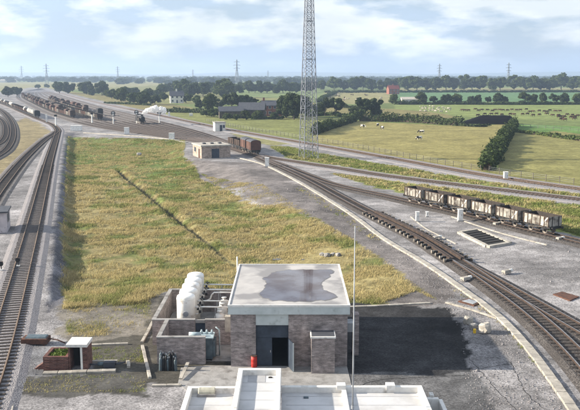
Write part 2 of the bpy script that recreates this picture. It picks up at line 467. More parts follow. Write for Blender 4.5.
def segdist(x, y, a, b):
    ax,ay = a; bx,by = b
    dx,dy = bx-ax, by-ay
    t = np.clip(((x-ax)*dx+(y-ay)*dy)/(dx*dx+dy*dy+1e-9), 0, 1)
    return np.hypot(x-ax-t*dx, y-ay-t*dy)
def sstep(t):
    t = np.clip(t, 0, 1); return t*t*(3-2*t)
def W(pts, z=0.0):
    return [(P(a,b,z).x, P(a,b,z).y) for a,b in pts]

# ------------------------------------------------------------------ ground
GRASS = W([(68,136),(120,137.5),(185,141),(183,157),(195,163),(200,174),(226,184),(250,198),(297,208.5),(345,236),(385,261),(416,291),(380,304),(345,303),
           (334,301),(240,301),(168,291),(140,304),(64,309),(62,270),(65,190)])
GRASS_W = [8,8,6,7,7,9,11,11,8,14,14,14,14,14,14,4.5,4.5,4.5]
DITCH = W([(118,171),(150,197),(182,223),(212,247),(236,268)], -1.2)
HOLLOW = 1.2
BASIN = W([(67,135),(120,137),(185,141),(192,159),(238,167),(262,180),(330,224),(395,268),(421,292),(380,304),(345,303),
           (334,301),(240,301),(168,291),(140,304),(46,312),(51,270),(57,205),(62,165)])
BASIN_W = [8,8,6,7,7,9,11,11,8,14,14,14,14,14,14,2.0,2.0,2.0,2.0]
def hollow(x, y):
    ins = inpoly(x, y, BASIN)
    f = np.ones(x.shape)
    n = len(BASIN)
    for i in range(n):
        d = segdist(x, y, BASIN[i], BASIN[(i+1)%n])
        f = np.minimum(f, sstep(d/BASIN_W[i]))
    return np.where(ins, f, 0.0)
def ditch_d(x, y):
    d = np.full(x.shape, 1e9)
    for i in range(len(DITCH)-1):
        d = np.minimum(d, segdist(x, y, DITCH[i], DITCH[i+1]))
    return d
MOUND = P(215,165)
def height(x, y):
    x = np.asarray(x, float); y = np.asarray(y, float)
    h = hollow(x, y)
    z = -HOLLOW*h
    z = z + h*(fbm(x*0.09, y*0.09, 3)-0.5)*0.45 + h*(fbm(x*0.6, y*0.6, 9)-0.5)*0.32
    dd = ditch_d(x, y)
    fd = sstep((y-76)/45)
    z = z - 0.65*fd*h*np.exp(-(dd/0.62)**2) + 0.25*fd*h*np.exp(-((dd-1.5)/0.8)**2)
    far = sstep((y-520)/600)
    z = z + far*(fbm(x*0.0035, y*0.0035, 21)-0.5)*3.0
    return z

def green_mask(x, y):
    t = fbm(x*0.05, y*0.04, 61, 3); t2 = fbm(x*0.33, y*0.30, 77, 4)
    top = sstep((y-150)/60)*0.5
    return np.clip(sstep((t*0.35+t2*0.65-0.45)/0.20)*0.9 + top*(0.5+t), 0, 1)

def build_ground():
    ys = [34.0]
    while ys[-1] < 13000:
        s = 0.0052 if ys[-1] < 200 else (0.0075 if ys[-1] < 600 else 0.02)
        ys.append(ys[-1]*(1+s))
    ys = np.array(ys)
    u = np.linspace(-0.62, 0.62, 330)
    X = u[None,:]*(ys[:,None]*0.78+28)
    Y = np.repeat(ys[:,None], len(u), 1)
    x = X.ravel(); y = Y.ravel()
    z = height(x, y)
    # domain-warped look-up so that the edges between surfaces are ragged
    k = np.clip(y/60, 1, 8)
    wx = x + (fbm(x*0.45, y*0.45, 31)-0.5)*1.7*k**0.5
    wy = y + (fbm(x*0.45, y*0.45, 47)-0.5)*2.6*k**0.5
    C = np.zeros((len(x),3)); G = np.ones(len(x))
    C[:] = (0.115,0.145,0.05)
    C[:] = C*(0.75+0.5*fbm(x*0.006, y*0.004, 5))[:,None]
    def paint(px, c, g=None, world=False, warp=True):
        poly = px if world else W(px)
        m = inpoly(wx if warp else x, wy if warp else y, poly)
        C[m] = c
        if g is not None: G[m] = g
    # fields
    straw = (0.175,0.155,0.068); pale = (0.22,0.205,0.10); green = (0.115,0.165,0.055); lush = (0.10,0.175,0.045)
    paint([(-300,90),(-300,82),(130,82),(200,80.5),(230,80.5),(230,84),(150,86),(120,88.5),(60,89),(-100,95)], pale, 0.8)
    paint([(90,88),(190,85),(260,86),(300,90),(300,99),(190,104),(120,101)], (0.17,0.17,0.07), 0.9)
    paint([(100,101.5),(170,103.5),(200,109),(216,111),(190,113),(150,111)], straw, 0.9)
    paint([(60,91),(110,95),(160,103),(150,110),(110,104),(80,98)], straw, 0.9)
    paint([(150,111.5),(217,113),(300,113),(330,118),(355,119),(315,132),(310,141),(250,133),(213,126),(165,114.5)], (0.16,0.17,0.06), 1)
    paint([(190,84),(290,84),(320,90),(330,97),(290,99),(240,96)], (0.15,0.19,0.075), 1)
    paint([(325,91),(392,92),(392,103),(350,104),(318,101)], pale, 0.9)
    paint([(300,101),(360,108),(430,110),(460,118),(360,119),(330,114)], straw, 0.9)
    paint([(392,92),(640,92),(640,101),(560,101.5),(420,102),(392,103)], (0.095,0.17,0.08), 1)
    paint([(392,88.5),(640,88),(640,91),(392,91.5)], pale, 0.8)
    paint([(395,103),(640,102.5),(640,124),(515,119),(465,117),(430,112),(395,109)], (0.165,0.20,0.068), 1)
    paint([(320,132),(356,121),(455,126),(514,124),(484,173),(400,158),(340,147),(306,140)], (0.215,0.192,0.075), 1)
    paint([(516,124),(640,132),(640,200),(580,187),(488,174)], (0.185,0.175,0.066), 1)
    paint([(516,124),(640,129),(640,140),(555,131),(535,134),(516,132)], lush, 1)
    # railway land
    grav = (0.222,0.213,0.216)
    paint([(-400,430),(-400,200),(-120,130),(-60,100),(0,92),(30,87.6),(48,88),(80,96),(120,105),(165,114),(213,126),(250,132),
           (330,146),(400,158.5),(490,174.5),(580,188),(800,220),(1100,300),(1100,430)], grav, 0.0, warp=False)
    paint([(-30,160),(-30,140),(14,137),(17,121),(26,117.5),(40,123.5),(51,131.5),(36,143),(0,183),(-30,200)], (0.21,0.175,0.10), 0.9)
    paint([(-60,99),(0,94.5),(24,90),(30,88.5),(10,95),(-30,106)], grav, 0)
    verge = (0.165,0.185,0.055)
    paint([(270,146),(285,146.5),(340,157),(420,170.5),(500,184),(580,194.5),(680,208),(680,210),(580,197),(500,187.5),(420,178),(340,166),(290,159)], verge, 1)
    paint([(330,173),(370,178),(420,184.5),(500,195),(580,206),(680,220),(680,262),(585,239),(540,226),(470,209.5),(420,196.5),(375,187)], verge, 1)
    paint([(228,131),(270,138),(300,144),(270,145.5),(240,139)], (0.2,0.19,0.09), 0.9)
    # bank of spoil beside the hump track
    spoil = (0.165,0.15,0.146)
    paint([(150,157),(200,160),(262,164),(300,184),(348,214),(384,241),(425,265),(456,287),(450,304),(380,305),(300,230),(240,185),(180,172)], spoil, 0.25)
    paint([(262,170),(300,187),(345,214),(382,241),(432,270),(450,284),(440,290),(405,268),(350,227),(290,189)], (0.14,0.128,0.125), 0.1)
    # left bank: ballast slope, its shade painted in as a darker tone
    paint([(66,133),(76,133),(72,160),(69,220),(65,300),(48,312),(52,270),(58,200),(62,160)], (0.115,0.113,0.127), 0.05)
    paint([(266,158),(205,142.5),(170,138),(130,132.5),(95,128),(70,122),(45,113.5),(28,104.5),(18,98.5),(20,94),(34,89),(44,89),(75,99),(120,111.5),(150,119),(180,126.5),(212,136),(240,146.5)], (0.20,0.195,0.21), 0.0, warp=False)
    # rough grass hollow
    m = inpoly(wx, wy, GRASS)
    C[m] = (0.215,0.182,0.088); G[m] = 1.0
    gm = green_mask(x, y)[:,None]
    Cg = C*(1-gm) + np.array((0.09,0.115,0.034))*gm
    C[m] = Cg[m]
    mm = m & inpoly(wx, wy, W([(68,130),(190,140),(192,160),(170,190),(120,165),(68,158)]))
    C[mm] = C[mm]*0.45 + np.array((0.085,0.14,0.03))*0.55
    dd = ditch_d(x, y)
    dm = m & (dd < 0.62*sstep((y-74)/50)*(0.5+0.9*fbm(x*0.5,y*0.5,41))); C[dm] = (0.06,0.055,0.03)
    # bare ground and dark soil near the compressor house
    paint([(62,295),(110,288),(150,292),(165,300),(150,330),(140,346),(60,346),(58,320)], (0.165,0.15,0.13), 0.45)
    paint([(84,340),(150,336),(152,322),(166,290),(200,290),(235,300),(235,384),(188,384),(150,382),(130,378),(88,376)], (0.075,0.07,0.06), 0.5)
    paint([(14,350),(45,374),(130,372),(150,384),(150,398),(60,397),(20,396)], (0.08,0.077,0.072), 0.5)
    paint([(22,346),(44,346),(44,374),(16,380)], (0.17,0.17,0.18), 0.1)
    asph_shaded = (0.03,0.03,0.032)  # dark asphalt, darkened further to deepen the building's cast shadow
    paint([(334,301),(452,307),(461,330),(470,374),(345,378),(231,372),(231,362)], asph_shaded, 0.1)
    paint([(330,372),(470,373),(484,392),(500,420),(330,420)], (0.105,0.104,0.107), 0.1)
    gr_ = 1-G
    nv = 1+(0.4+0.35*gr_)*(fbm(x*0.9, y*0.9, 91)-0.5)
    nl = 1+(0.36+0.7*gr_)*(fbm(x*0.16, y*0.16, 95)-0.5)
    C *= (nv*nl)[:,None]
    nr, nc = len(ys), len(u)
    I = np.arange(nr*nc).reshape(nr, nc)
    F = np.stack([I[:-1,:-1].ravel(), I[:-1,1:].ravel(), I[1:,1:].ravel(), I[1:,:-1].ravel()], 1)
    m = bpy.data.materials.new('ground'); m.use_nodes = True
    t = m.node_tree; b = t.nodes['Principled BSDF']; b.inputs['Roughness'].default_value = 0.97; b.inputs['Specular IOR Level'].default_value = 0.1
    a = t.nodes.new('ShaderNodeAttribute'); a.attribute_name = 'tone'
    ag = t.nodes.new('ShaderNodeAttribute'); ag.attribute_name = 'turf'
    g = t.nodes.new('ShaderNodeNewGeometry')
    # gravel: stones; turf: clumps
    v = t.nodes.new('ShaderNodeTexVoronoi'); v.inputs['Scale'].default_value = 11.0
    t.links.new(g.outputs['Position'], v.inputs['Vector'])
    s = t.nodes.new('ShaderNodeSeparateColor'); t.links.new(v.outputs['Color'], s.inputs[0])
    n = t.nodes.new('ShaderNodeTexNoise'); n.inputs['Scale'].default_value = 1.7; n.inputs['Detail'].default_value = 8; n.inputs['Roughness'].default_value = 0.75
    t.links.new(g.outputs['Position'], n.inputs['Vector'])
    def mrange(src, f0, f1, t0, t1):
        q = t.nodes.new('ShaderNodeMapRange')
        for k, vv in zip(('From Min','From Max','To Min','To Max'), (f0,f1,t0,t1)): q.inputs[k].default_value = vv
        t.links.new(src, q.inputs['Value']); return q.outputs[0]
    sv = mrange(s.outputs[0], 0, 1, 0.6, 1.4)
    gv = mrange(n.outputs['Fac'], 0.3, 0.7, 0.55, 1.4)
    mixv = t.nodes.new('ShaderNodeMix'); t.links.new(ag.outputs['Fac'], mixv.inputs['Factor']); t.links.new(sv, mixv.inputs['A']); t.links.new(gv, mixv.inputs['B'])
    n5 = t.nodes.new('ShaderNodeTexNoise'); n5.inputs['Scale'].default_value = 0.55; n5.inputs['Detail'].default_value = 7; n5.inputs['Roughness'].default_value = 0.7
    t.links.new(g.outputs['Position'], n5.inputs['Vector'])
    lv = mrange(n5.outputs['Fac'], 0.3, 0.7, 0.6, 1.35)
    n6 = t.nodes.new('ShaderNodeTexNoise'); n6.inputs['Scale'].default_value = 0.11; n6.inputs['Detail'].default_value = 9; n6.inputs['Roughness'].default_value = 0.72
    t.links.new(g.outputs['Position'], n6.inputs['Vector'])
    fv = mrange(n6.outputs['Fac'], 0.3, 0.7, 0.68, 1.32)
    lm = t.nodes.new('ShaderNodeMath'); lm.operation = 'MULTIPLY'; t.links.new(lv, lm.inputs[0]); t.links.new(fv, lm.inputs[1]); lv = lm.outputs[0]
    mu = t.nodes.new('ShaderNodeMath'); mu.operation = 'MULTIPLY'; t.links.new(mixv.outputs['Result'], mu.inputs[0]); t.links.new(lv, mu.inputs[1])
    x_ = t.nodes.new('ShaderNodeMix'); x_.data_type = 'RGBA'; x_.blend_type = 'MULTIPLY'; x_.inputs['Factor'].default_value = 1
    t.links.new(a.outputs['Color'], x_.inputs['A']); t.links.new(mu.outputs[0], x_.inputs['B'])
    t.links.new(x_.outputs['Result'], b.inputs['Base Color'])
    bp = t.nodes.new('ShaderNodeBump'); bp.inputs['Strength'].default_value = 0.6; bp.inputs['Distance'].default_value = 0.04
    t.links.new(mixv.outputs['Result'], bp.inputs['Height']); t.links.new(bp.outputs[0], b.inputs['Normal'])
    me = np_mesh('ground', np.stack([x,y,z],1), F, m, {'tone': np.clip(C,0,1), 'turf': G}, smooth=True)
    o = bpy.data.objects.new('ground', me); link(o); tag(o, kind='structure')
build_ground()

# distant hills on the skyline
def build_hills():
    m = mat('hills', (0.10,0.13,0.07), (0.06,0.085,0.05), 0.002, 0.95)
    n = 160; V = []; F = []
    for j, (yy, hh) in enumerate([(7600,-3),(8700,18),(9800,52),(10800,70),(11800,30)]):
        for i in range(n):
            xx = (i/(n-1)-0.5)*2*0.62*(yy*0.78)
            nn = float(fbm(np.array([xx*0.00055+3]), np.array([yy*0.0003]), 201, 4)[0])
            V.append((xx, yy, -3 + max(0, hh)*(0.25+1.1*nn) if hh > 0 else -3))
    for j in range(4):
        for i in range(n-1):
            F.append((j*n+i, j*n+i+1, (j+1)*n+i+1, (j+1)*n+i))
    me = np_mesh('hills', np.array(V,float), np.array(F), m, smooth=True)
    o = bpy.data.objects.new('hills', me); link(o); tag(o, kind='structure')
build_hills()

# haze: one closed box of thin pale air
def build_haze():
    mb = MB().box(-9500, 9500, -60, 13600, -8, 175)
    m = bpy.data.materials.new('haze_air'); m.use_nodes = True
    t = m.node_tree; t.nodes.clear()
    o = t.nodes.new('ShaderNodeOutputMaterial'); v = t.nodes.new('ShaderNodeVolumePrincipled')
    v.inputs['Color'].default_value = (0.56,0.73,1.0,1)
    v.inputs['Density'].default_value = 0.00019
    v.inputs['Anisotropy'].default_value = 0.25
    t.links.new(v.outputs[0], o.inputs['Volume'])
    h = mb.build('haze', m); tag(h, 'thin pale blue haze over the whole view', kind='stuff')
build_haze()

# ------------------------------------------------------------------ paved sheets, kerbs
def sheet(name, px, z, m, label=None, cat=None, kind='structure', th=0.05):
    o = MB().prism(W(px, 0.0), z-th, z).build(name, m)
    return tag(o, label, cat, kind=kind)
sheet('concrete_apron', [(206,366),(231,366),(347,367),(352,388),(188,392),(178,384),(181,368)], 0.03, M['concrete_grey'])

def spline(pts, step):
    """Catmull-Rom through world points, resampled"""
    p = [Vector(q) for q in pts]
    p = [p[0]*2-p[1]] + p + [p[-1]*2-p[-2]]
    dense = []
    for i in range(1, len(p)-2):
        n = max(4, int((p[i+1]-p[i]).length/step*2))
        for k in range(n):
            t = k/n
            a,b,c,d = p[i-1],p[i],p[i+1],p[i+2]
            dense.append(0.5*((2*b)+(c-a)*t+(2*a-5*b+4*c-d)*t*t+(3*b-a-3*c+d)*t**3))
    dense.append(p[-2])
    res = [dense[0]]; acc = 0
    for i in range(1, len(dense)):
        a, b = dense[i-1], dense[i]
        L = (b-a).length
        while acc + L >= step:
            t = (step-acc)/L
            a = a.lerp(b, t); L = (b-a).length; acc = 0
            res.append(a.copy())
        acc += L
    return res

def frame(path, i):
    d = path[min(i+1,len(path)-1)] - path[max(i-1,0)]
    d.z = 0; d.normalize()
    return d, Vector((d.y, -d.x, 0))      # along, right

def sweep(path, prof, mb, mi_of=None, caps=True):
    """prof: list of (right, up); closed loop"""
    n = len(prof); b = len(mb.v)
    vs = []
    for i, p in enumerate(path):
        d, r = frame(path, i)
        for a, h in prof: vs.append((p.x + r.x*a, p.y + r.y*a, p.z + h))
    mb.v += vs
    for i in range(len(path)-1):
        for j in range(n):
            mb.f.append((b+i*n+j, b+(i+1)*n+j, b+(i+1)*n+(j+1)%n, b+i*n+(j+1)%n))
            mb.m.append(mi_of[j] if mi_of else 0)
    if caps:
        mb.f.append(tuple(b+j for j in range(n))); mb.m.append(0)
        mb.f.append(tuple(b+(len(path)-1)*n+j for j in range(n-1,-1,-1))); mb.m.append(0)

def slab_line(name, px, label, cat, m, width=0.6, length=0.9, ht=0.12, gap=0.02, z=0.0, jit=0.012):
    pts = spline([P(a,b,z) for a,b in px], length)
    root = thing(name, pts[0], label, cat)
    me = [MB().bbox(-width/2, width/2, -(length-gap)/2, (length-gap)/2, -0.08, ht, 0.015).mesh('slab', m) for _ in range(1)]
    for i in range(len(pts)-1):
        c = (pts[i]+pts[i+1])/2; d = pts[i+1]-pts[i]
        zz = float(height(c.x, c.y))
        o = inst('slab', me[0], root, (c.x-pts[0].x+random.uniform(-jit,jit), c.y-pts[0].y+random.uniform(-jit,jit), zz+random.uniform(-jit,jit)), math.atan2(-d.x, d.y)+random.uniform(-0.012,0.012))
    return root
slab_line('cable_trough', [(236,157.5),(255,162),(269,167),(301,183.5),(348,212.5),(383,238.5),(423,262.5),(460,288),(497,316),(526,346),(551,379),(574,412),(600,450)],
          'long curved line of pale concrete trough lids beside the hump track', 'cable trough', M['concrete'], 0.62, 0.9, 0.16)
slab_line('cable_trough', [(84,133),(110,134.6),(140,136.6),(170,139.6),(188,143)], 'pale concrete trough along the near edge of the sidings', 'cable trough', M['concrete'], 0.9, 1.6, 0.2)
slab_line('concrete_kerb', [(345,307.5),(375,306.5),(410,304.5),(438,303.2)], 'straight pale kerb along the north edge of the shaded yard', 'kerb', M['concrete'], 0.28, 0.92, 0.1)
slab_line('concrete_kerb', [(446,303),(470,309.5),(499,319.5)], 'slanting pale kerb running into the curved trough', 'kerb', M['concrete'], 0.3, 0.92, 0.1)
slab_line('concrete_kerb', [(89,345.8),(110,345),(141,344)], 'kerb running right from the white-topped brick box', 'kerb', M['concrete'], 0.22, 0.92, 0.12)
slab_line('concrete_kerb', [(142,343),(147,334),(153,322),(158,312)], 'kerb slanting up beside the tank compound wall', 'kerb', M['concrete'], 0.22, 0.92, 0.12)
slab_line('concrete_kerb', [(142.5,346),(146,362),(151,384)], 'kerb slanting down towards the white roofs', 'kerb', M['concrete'], 0.22, 0.92, 0.12)
slab_line('concrete_kerb', [(152,386.5),(170,386.3),(187,386)], 'short kerb meeting the corner of the left white roof', 'kerb', M['concrete'], 0.22, 0.92, 0.12)
slab_line('concrete_kerb', [(25,345.5),(21,351),(17.5,362),(14,384),(10.5,410),(6,440)], 'kerb curving beside the left track below the brick bunker', 'kerb', M['concrete'], 0.3, 0.8, 0.1)
slab_line('concrete_path', [(43.5,374),(70,373.3),(100,372.2),(128,371)], 'concrete strip in front of the red brick bunker', 'kerb', M['concrete'], 0.45, 0.92, 0.14)
slab_line('concrete_kerb', [(90,363),(110,362.5),(125.5,362)], 'thin kerb behind the dark pipe on the left', 'kerb', M['concrete'], 0.2, 0.92, 0.16)
slab_line('concrete_kerb', [(127.8,362.5),(128.8,366),(128.6,369.6)], 'short end kerb joining the concrete strip on the left', 'kerb', M['concrete'], 0.22, 0.35, 0.16)
slab_line('cable_trough', [(411,217),(425,228),(440,236),(458,245)], 'thin concrete strip beside the retarder near white posts', 'kerb', M['concrete'], 0.22, 0.9, 0.08)
slab_line('cable_trough', [(452,217),(475,225),(505,234.5),(548,245.5)], 'thin concrete strip along the front of the mineral wagons', 'kerb', M['concrete'], 0.3, 0.9, 0.1)
slab_line('cable_trough', [(4,196),(13,180),(20,168),(24,160)], 'thin pale strip between the two left tracks', 'kerb', M['concrete'], 0.25, 0.9, 0.08)

# ------------------------------------------------------------------ railway tracks
zoff = [0.0]
sl_near = {}
def track(px, label, near=True, rail='rust', bed='ballast', sleeper='sleeper_pale', top='rail_top_rust', bed_h=0.16, bed_w=1.7, world=None, ind=170.0, smax=450.0, gs=1.0):
    zoff[0] += 0.004
    zz = zoff[0]
    pts = world if world is not None else [P(a,b,0.0) for a,b in px]
    path = spline(pts, 0.7)
    root = thing('railway_track', path[0], label, 'railway track', 'railway tracks')
    o0 = path[0].copy()
    def loc(p): return p - o0
    coarse = [loc(p) for p in path[::(3 if near else 6)]] + [loc(path[-1])]
    coarse = [Vector((p.x, p.y, 0)) for p in coarse]
    bed_w *= gs
    mb = MB(); sweep(coarse, [(-bed_w-0.5,-0.1),(-bed_w-0.5,0.0+zz*0.3),(-bed_w,bed_h+zz),(bed_w,bed_h+zz),(bed_w+0.5,0.0+zz*0.3),(bed_w+0.5,-0.1)], mb)
    mb.build('ballast_bed', M[bed], root)
    zt = bed_h + zz
    for sgn in (-1, 1):
        mb = MB(); c = sgn*0.755*gs
        sweep(coarse, [(c-0.065,zt+0.03),(c-0.045,zt+0.185),(c+0.045,zt+0.185),(c+0.065,zt+0.03)], mb, [0,1,0,0])
        mb.build('rail', [M['rail_'+rail], M[top]], root)
    key = sleeper
    if key not in sl_near:
        sl_near[key] = MB().bbox(-1.3,1.3,-0.125,0.125,-0.08,0.05,0.012).mesh('sleeper', M[sleeper])
    joined = MB(); cnt = 0
    order = sorted(range(1, len(path)-1), key=lambda i: path[i].y)
    for i in order:
        p = path[i]
        if p.y > smax or abs(p.x) > p.y*0.40+6: continue
        d, r = frame(path, i)
        if p.y < ind and cnt < 300:
            cnt += 1
            inst('sleeper', sl_near[key], root, (p.x-o0.x, p.y-o0.y, zt), math.atan2(-d.x, d.y)+random.uniform(-0.02,0.02), (gs*random.uniform(0.97,1.03),1,1))
        else:
            q = loc(p)
            a = q + r*-1.15; b = q + r*1.15
            joined.bar((a.x,a.y,zt+0.02), (b.x,b.y,zt+0.02), 0.25, 0.06)
    if joined.f:
        tag(joined.build('sleepers', M[sleeper], root), kind='stuff')
    return path

TR = {}
TR['T1'] = track([(-34,440),(-22,410),(-8,375),(8,323),(24,263),(34,224),(49,162),(57,135),(57.5,130),(53,125.5),(45,122),(36,118.5),(20,111.5),(0,103.5),(-20,97.5)],
                 'straight rusty track on pale ballast up the left side', rail='rust', sleeper='sleeper')
TR['T2'] = track([(57.3,131.5),(54,134.5),(46,139.5),(34,150),(20,164.5),(0,190),(-22,222)], 'curved dark track branching to the left edge', rail='dark', sleeper='sleeper', bed='ballast_far')
TR['T3'] = track([(-25,168),(0,155),(9,146.5),(13,136),(12.2,125),(7,116),(0,110),(-14,103)], 'outer sharply curved track at the far left edge', rail='dark', sleeper='sleeper', bed='ballast_dark')
TR['T4'] = track([(-25,158),(-8,148),(2,142),(6,134),(5,125),(0,119),(-12,112)], 'inner sharply curved track at the far left edge', rail='dark', sleeper='sleeper', bed='ballast_dark')
TR['A'] = track([(196,138.5),(216,143.5),(236,149),(250,154),(266,161),(290,171.5),(313,182.5),(340,197.5),(367,212),(395,226),(423,240.5),(464,267),(510,299),(545,327),(580,361.5),(620,408)],
                'main hump track through the retarder to lower right', gs=0.8, bed_w=1.45, rail='dark', sleeper='sleeper', bed='ballast_dark', top='rail_top')
TR['B'] = track([(440,251.5),(464,266),(490,280.5),(518,296.5),(548,313.5),(580,332),(640,366)], 'diverging track forking off the hump track at right', gs=0.8, bed_w=1.45, rail='dark', sleeper='sleeper', bed='ballast_dark', top='rail_top')
TR['W'] = track([(262,158.5),(282,166),(310,177),(336,186),(390,198),(420,205),(470,216.5),(520,229),(560,238.5),(580,243.5),(640,259)], 'track carrying the row of grey mineral wagons', gs=0.85, rail='dark', sleeper='sleeper', bed='ballast_dark', top='rail_top')
TR['M2'] = track([(236,147.5),(263,157),(300,163.5),(340,169.5),(390,177.5),(490,190),(580,201),(700,215)], 'single running line between two grass verges', rail='dark', sleeper='sleeper', bed='ballast', top='rail_top_rust', bed_w=2.6)
TR['M1'] = track([(58,92.7),(75,97.5),(100,103.5),(130,109.8),(165,117),(215,127.7),(250,134.2),(330,148.3),(400,161),(490,177.3),(580,190.5),(700,207)], 'outermost running line along the edge of the fields', rail='rust', sleeper='sleeper', bed='ballast', top='rail_top_rust', bed_w=3.2)
Lp = [P(a,b) for a,b in [(266,160),(240,151),(205,143.5),(170,138.5),(130,132),(95,127),(70,120.5),(45,112.5),(28,104),(18,98),(20,94),(30,90.6),(40,88.7)]]
Up = [P(a,b) for a,b in [(266,159.4),(240,147.5),(212,137),(180,127.5),(150,120),(120,112.5),(95,106),(75,100),(62,96),(54,93.5),(48,91.8),(44.5,90.3),(41.5,88.9)]]
def resample(pts, n):
    d = spline(pts, 1.0)
    return [d[min(len(d)-1, int(i*(len(d)-1)/(n-1)))] for i in range(n)]
La = resample(Lp, 26); Ua = resample(Up, 26)
YARD = []
NY = 10
for k in range(NY):
    f = k/(NY-1)
    pts = [a.lerp(b, f) for a, b in zip(La, Ua)]
    pts = pts[k%2:]
    lab = ['nearest siding track along the sidings yard edge','second siding track, under the long middle wagon row','third siding track from the near yard edge','fourth siding track, under the right hand wagon rows',
           'fifth siding track, behind the right hand wagon rows','sixth siding track, in the middle of the yard','seventh siding track, carrying the small steam locomotive','eighth siding track, towards the far yard edge','ninth siding track, next to last at the far yard edge','tenth siding track, farthest across the yard'][k]
    YARD.append(track(None, lab, near=False, world=pts, rail='dark', bed='ballast_far', sleeper='sleeper', top='rail_top', bed_w=1.25, ind=0, smax=330))

# ------------------------------------------------------------------ buildings near the camera
def on_path(path, s):
    i = max(0, min(len(path)-2, int(s/0.7)))
    t = s/0.7 - i
    p = path[i].lerp(path[i+1], t)
    d = path[i+1]-path[i]
    return p, math.atan2(-d.x, d.y)
def near_s(path, px, py):
    q = P(px, py)
    return 0.7*min(range(len(path)), key=lambda i: (path[i]-q).length)

def wall_ring(mb, x0, x1, y0, y1, z0, z1, t):
    mb.box(x0, x1, y0, y0+t, z0, z1); mb.box(x0, x1, y1-t, y1, z0, z1)
    mb.box(x0, x0+t, y0+t, y1-t, z0, z1); mb.box(x1-t, x1, y0+t, y1-t, z0, z1)

